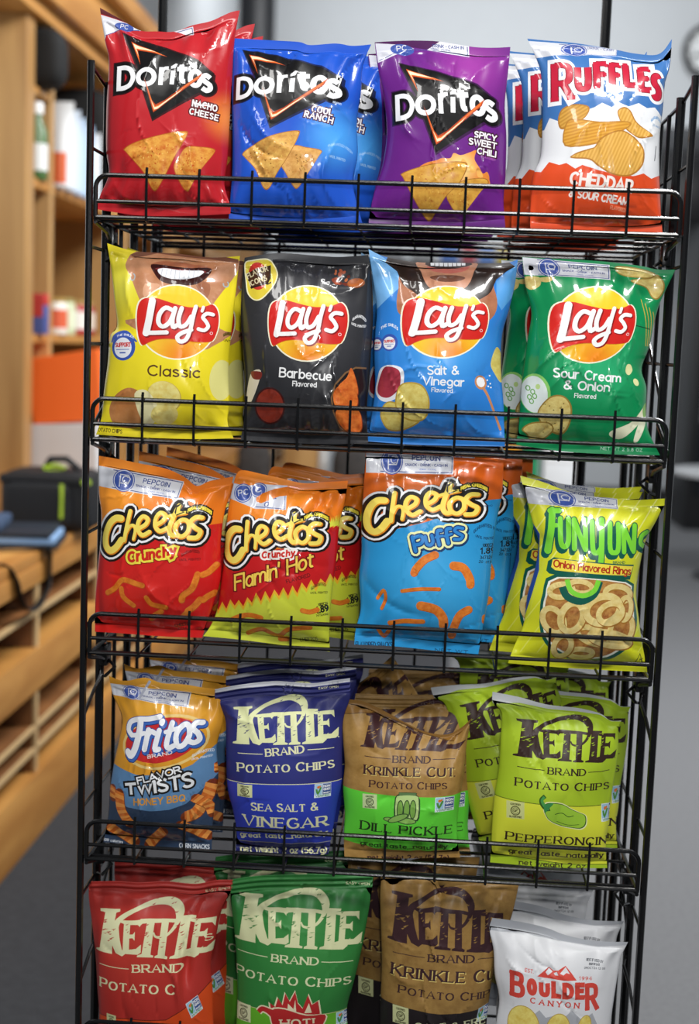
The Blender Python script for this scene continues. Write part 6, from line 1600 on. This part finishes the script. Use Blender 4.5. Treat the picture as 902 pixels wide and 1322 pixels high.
m = MB(); m.box((hw * .8, -.121, .155), (hw * .99, -.112, .17)); m.build('piping', lime, cb)
bc = simple('bay_dark_fill', '060607', .8, bump=.4, bscale=60)  # black for two soft shapes added to make the upper bays dark inside
for px, y, s_, lb in ((103, 3.98, (.17, .12, .235), 'added black soft shape darkening the upper bay behind the pouches'), (52, 3.03, (.09, .07, .10), 'added black soft shape darkening the narrow bay above the bottle')):
    o = soft((0, 0, s_[2]), s_, 'bay_dark_form', bc, None, 3.4); q = at(px, 95, y)
    o.location = (q.x, y, 1.966 if y > 3.5 else 2.27); tag(o, lb, 'dark filler')
m = MB(); m.box((X1 - .48, 2.94, 2.245), (X1 - .004, 3.115, 2.268), bev=.003); o = m.build('shelf_board', pine, None); o.parent = cab; o.matrix_parent_inverse = Matrix.Translation(-V(cab.location))
# folder with blue cover and hanging strap
p0 = at(18, 668, 2.18)
fd = empty('folder', (p0.x, 2.18, .835), 'dark blue folder with pale page edges lying on the bench end', 'folder', None, R(8))
m = MB(); m.box((-.24, -.12, 0.012), (.13, .12, .03), bev=.003); m.build('pages', simple('pages_blue', '8fb2dc', .6), fd)
m = MB(); m.box((-.25, -.125, .03), (.12, .12, .045), bev=.004); m.box((-.25, -.125, .0), (.14, .125, .012), bev=.003); m.build('cover', simple('cover_navy', '1c2430', .55), fd)
m = MB(); m.box((-.25, -.12, .045), (-.02, .10, .075), bev=.01); m.build('flap', simple('denim', '3a4d6a', .8, bump=.3, bscale=300, var=.2, vscale=60), fd)
def strap(pts, wdt, name, mat):
    m = MB(); vs = []; fs = []
    q = catmull([tuple(p) for p in pts], 5); k = len(q)
    for i, p in enumerate(q):
        a = V(q[max(i - 1, 0)]); b_ = V(q[min(i + 1, k - 1)]); t = (b_ - a).normalized()
        sd = V((0.55, -0.8, 0.1)); sd = (sd - t * sd.dot(t)).normalized(); nn = t.cross(sd)
        for u, v_ in ((-1, -1), (1, -1), (1, 1), (-1, 1)): vs.append(V(p) + sd * (u * wdt / 2) + nn * (v_ * .0015))
    for i in range(k - 1):
        for j in range(4): fs.append((i * 4 + j, i * 4 + (j + 1) % 4, i * 4 + 4 + (j + 1) % 4, i * 4 + 4 + j))
    fs += [(0, 1, 2, 3), tuple(range(4 * k - 4, 4 * k))[::-1]]
    m.add(vs, fs, 0, True); return m
sx = X0 + .012
m = strap([(sx - .12, 2.0, .842), (sx - .05, 2.02, .845), (sx, 2.06, .84), (sx + .004, 2.08, .79), (sx + .004, 2.06, .73), (sx + .005, 1.97, .695), (sx + .005, 1.87, .70), (sx + .004, 1.80, .745), (sx, 1.77, .80), (sx - .03, 1.75, .842), (sx - .12, 1.72, .842)], .035, 'strap', strapm)
o = m.build('shoulder_strap', strapm, origin=(sx, 1.9, .842)); tag(o, 'black webbing strap looping over the front edge of the bench', 'strap')

# ------------------------------------------------------------------ far part of the shop
blk = simple('black_matt', '101114', .5)
p, q = at(307, 30, 11.5), at(355, 30, 11.5)
m = MB(); m.lathe(((p.x + q.x) / 2, 11.5, 0), [((q.x - p.x) / 2, 0), ((q.x - p.x) / 2, 5.4)], n=28)
o = struct(m, 'trim_1', simple('column_black', '17181c', .45)); tag(o, 'round black column against the pale back wall', 'column')
c = at(917, 66, 11.9)
ck = empty('wall_clock', c, 'round black-rimmed clock on the back wall at the right edge', 'clock')
rc = 34 / 1800 * 13.7
m = MB(); m.lathe((0, 0, 0), [(rc, .03), (rc * 1.02, .0), (rc * .98, -.05), (rc * .84, -.05), (rc * .82, -.02)], n=40, axis='Y'); m.build('rim', blk, ck)
m = MB(); m.lathe((0, 0, 0), [(rc * .83, .0), (rc * .83, -.022)], n=40, axis='Y'); m.build('face', simple('clock_face', 'dfe2e2', .5), ck)
for a, l, w in ((70, .5, .03), (200, .7, .02)):
    m = MB(); ca, sa = math.cos(R(a)), math.sin(R(a))
    m.tube([(0, -.03, 0), (ca * rc * l, -.03, sa * rc * l)], w / 2, n=6); m.build('hand', blk, ck)
for k in range(12):
    a = R(k * 30); m = MB(); m.tube([(math.cos(a) * rc * .68, -.026, math.sin(a) * rc * .68), (math.cos(a) * rc * .78, -.026, math.sin(a) * rc * .78)], .012, n=6); m.build('hour_mark', blk, ck)
def pxbox(name, x0, y0, x1, y1, Y, dep, mat, label, cat, zf=None, bev=.01):
    a, b_ = at(x0, y1, Y), at(x1, y0, Y)
    lo = (min(a.x, b_.x), Y, a.z if zf is None else zf); hi = (max(a.x, b_.x), Y + dep, b_.z)
    m = MB(); m.box((lo[0] - (lo[0] + hi[0]) / 2, 0, 0), (hi[0] - (lo[0] + hi[0]) / 2, dep, hi[2] - lo[2]), bev=bev)
    t = empty(name, ((lo[0] + hi[0]) / 2, Y, lo[2]), label, cat)
    m.build('body', mat, t); return t, hi[0] - lo[0], hi[2] - lo[2]
# dark wall rack, cooler and table at the right
t, w_, h_ = pxbox('wall_cabinet', 842, 166, 960, 290, 10.6, 1.3, blk, 'wide black cabinet mounted on the back wall below the clock', 'cabinet')
m = MB(); m.box((-w_ / 2 + .02, -.02, h_ * .74), (w_ / 2 - .02, 0, h_ * .97), bev=.01); m.build('fascia', simple('fascia', '2e3034', .4), t)
m = MB(); m.box((-w_ / 2 + .02, -.02, .03), (w_ / 2 - .02, 0, h_ * .70), bev=.01); m.build('door', simple('cab_door', '0c0c0f', .3), t)
t, w_, h_ = pxbox('drinks_cooler', 886, 292, 990, 600, 9.9, .8, blk, 'tall black cooler by the right edge in the distance', 'cooler', 0)
m = MB(); m.box((-w_ / 2 + .06, -.03, .3), (w_ / 2 - .06, 0, h_ - .4), bev=.01); m.build('glass_door', simple('cooler_glass', '1a1e22', .12), t)
m = MB(); m.tube([(-w_ / 2 + .1, -.06, .9), (-w_ / 2 + .1, -.06, 1.5)], .015); m.build('handle', simple('steel', 'b0b4b8', .3, .9), t)
tc = at(905, 607, 7.4)
tb = empty('round_table', (tc.x + .25, 7.4, 0), 'white round-edged table in the distance at the right edge', 'table')
m = MB(); m.lathe((0, 0, tc.z - .03), [(.42, 0), (.45, .006), (.45, .026), (.43, .032)], n=40); m.build('tabletop', simple('table_white', 'd4d7da', .35), tb)
m = MB(); m.lathe((0, 0, 0), [(.26, 0), (.26, .02), (.05, .05), (.04, tc.z - .03)], n=24); m.build('pedestal', simple('pedestal', '2c2d30', .4), tb)
for k, (dx, dy, r_, h_, c_, lb) in enumerate(((-.18, -.1, .06, .12, '5a5a30', 'olive tin on the distant white table'), (-.02, -.2, .05, .16, '26272a', 'black canister on the distant white table'), (.06, .05, .07, .10, '3a3430', 'dark tub at the back of the distant white table'))):
    m = MB(); m.lathe((0, 0, 0), [(r_, 0), (r_, h_ * .85), (r_ * .8, h_ * .9), (r_ * .8, h_)], n=18)
    o = m.build('canister', simple('can_' + c_, c_, .5)); o.location = (tc.x + .25 + dx, 7.4 + dy, tc.z + .002); tag(o, lb, 'canister', 'tins on the distant table')
# display cartons and goods seen between the shelves
ds = empty('display_table', (at(700, 640, 4.6).x, 4.75, 0), 'low dark table behind the rack carrying tall cartons', 'table')
zt = at(700, 690, 4.6).z
m = MB(); m.box((-.32, -.2, zt - .03), (.28, .2, zt), bev=.004); m.build('tabletop', simple('table_dark', '2a2a2c', .5), ds)
for sx_ in (-1, 1):
    for sy_ in (-1, 1): m = MB(); m.tube([(-.02 + sx_ * .27, sy_ * .16, 0), (-.02 + sx_ * .27, sy_ * .16, zt - .03)], .015); m.build('leg', blk, ds)
for x0, x1, yt, c_, lb in ((640, 672, 560, 'd8a82a', 'yellow carton at the left of the cartons behind the rack'), (672, 698, 555, '0f7a4c', 'green carton between the yellow and white cartons'), (698, 752, 560, 'd6d8da', 'white carton behind the rack, right of the green one')):
    a, b_ = at(x0 + .5, 660, 4.6), at(x1 - .5, yt, 4.6); ww = b_.x - a.x
    t = empty('carton', ((a.x + b_.x) / 2, 4.6, zt), lb, 'carton', 'cartons behind the rack')
    m = MB(); m.box((-ww / 2, 0, 0), (ww / 2, .14, b_.z - zt), bev=.002); m.build('carton_body', simple('carton_' + c_, c_, .5), t)
    m = MB(); m.box((-ww / 2 + .004, -.002, (b_.z - zt) * .72), (ww / 2 - .004, .001, (b_.z - zt) * .95)); m.build('carton_panel', simple('cpanel_' + c_, {'d8a82a': 'c88a1a', '0f7a4c': '0c6a42', 'd6d8da': 'e6e7e8'}[c_], .5), t)
speck = simple('speckled_sack', '3a3634', .8, var=.85, vscale=28)
zt2 = at(380, 650, 6.0).z
st = empty('wooden_stand', (at(392, 620, 6.1).x, 6.1, 0), 'pine stand with a white post holding speckled sacks, far behind the rack', 'stand')
wst = 0.62
m = MB(); m.box((-wst / 2, -.2, zt2 - .04), (wst / 2, .2, zt2), bev=.004); m.build('tabletop', pine, st)
for sx_ in (-1, 1):
    m = MB(); m.box((sx_ * wst * .45 - .03, -.18, 0), (sx_ * wst * .45 + .03, .18, zt2 - .04), bev=.004); m.build('leg', pinev, st)
a, b_ = at(366, 600, 6.2), at(412, 560, 6.2)
m = MB(); m.box((a.x - st.location.x, .1, zt2), (b_.x - st.location.x, .16, zt2 + .5), bev=.004); m.build('backboard', pinev, st)
a, b_ = at(414, 600, 6.2), at(423, 560, 6.2)
m = MB(); m.box((a.x - st.location.x, .08, zt2), (b_.x - st.location.x, .14, zt2 + .5), bev=.004); m.build('post', simple('post_white', 'dcdcd8', .6), st)
for px0, px1, lb in ((304, 352, 'dark speckled sack at the left on the far pine stand'), (428, 480, 'dark speckled sack at the right on the far pine stand')):
    a, b_ = at(px0, 600, 6.05), at(px1, 572, 6.05)
    o = soft((0, 0, (b_.z - zt2) / 2), ((b_.x - a.x) / 2, .09, (b_.z - zt2) / 2), 'sack', speck, None, 3.2); o.location = ((a.x + b_.x) / 2, 6.05, zt2 + .002); tag(o, lb, 'sack', 'sacks on the far stand')
# shelf of colourful goods high behind the second shelf
hz = at(560, 337, 7.5).z
hs = empty('goods_table', (at(570, 340, 7.5).x, 7.6, 0), 'dark shop shelf far behind the rack with colourful packs on top', 'shelf unit')
m = MB(); m.box((-.62, -.2, 0), (.62, .2, hz), bev=.005); m.build('body', simple('goods_body', '35363a', .6), hs)
for k in range(3): m = MB(); m.box((-.6, -.215, .25 + k * .5), (.6, -.2, .29 + k * .5)); m.build('shelf_edge', simple('goods_edge', '4a4b50', .5), hs)
for i, (px, w_, h_, c_, nm) in enumerate(((505, .16, .07, '8f9296', 'grey'), (545, .14, .07, '9a9c9e', 'pale grey'), (580, .12, .10, '4a78c8', 'blue'), (605, .10, .10, 'c04a5a', 'rose red'), (628, .10, .09, '5a8ad8', 'sky blue'), (650, .09, .09, 'd8c03a', 'yellow'))):
    p = at(px, 335, 7.5); m = MB(); m.box((-w_ / 2, 0, 0), (w_ / 2, .1, h_), bev=.006); o = m.build('snack_pack', simple('pack_' + c_, c_, .5)); o.location = (p.x, 7.5, hz + .001)
    tag(o, nm + ' pack on the shop shelf far behind the rack', 'pack', 'packs on the far shelf')
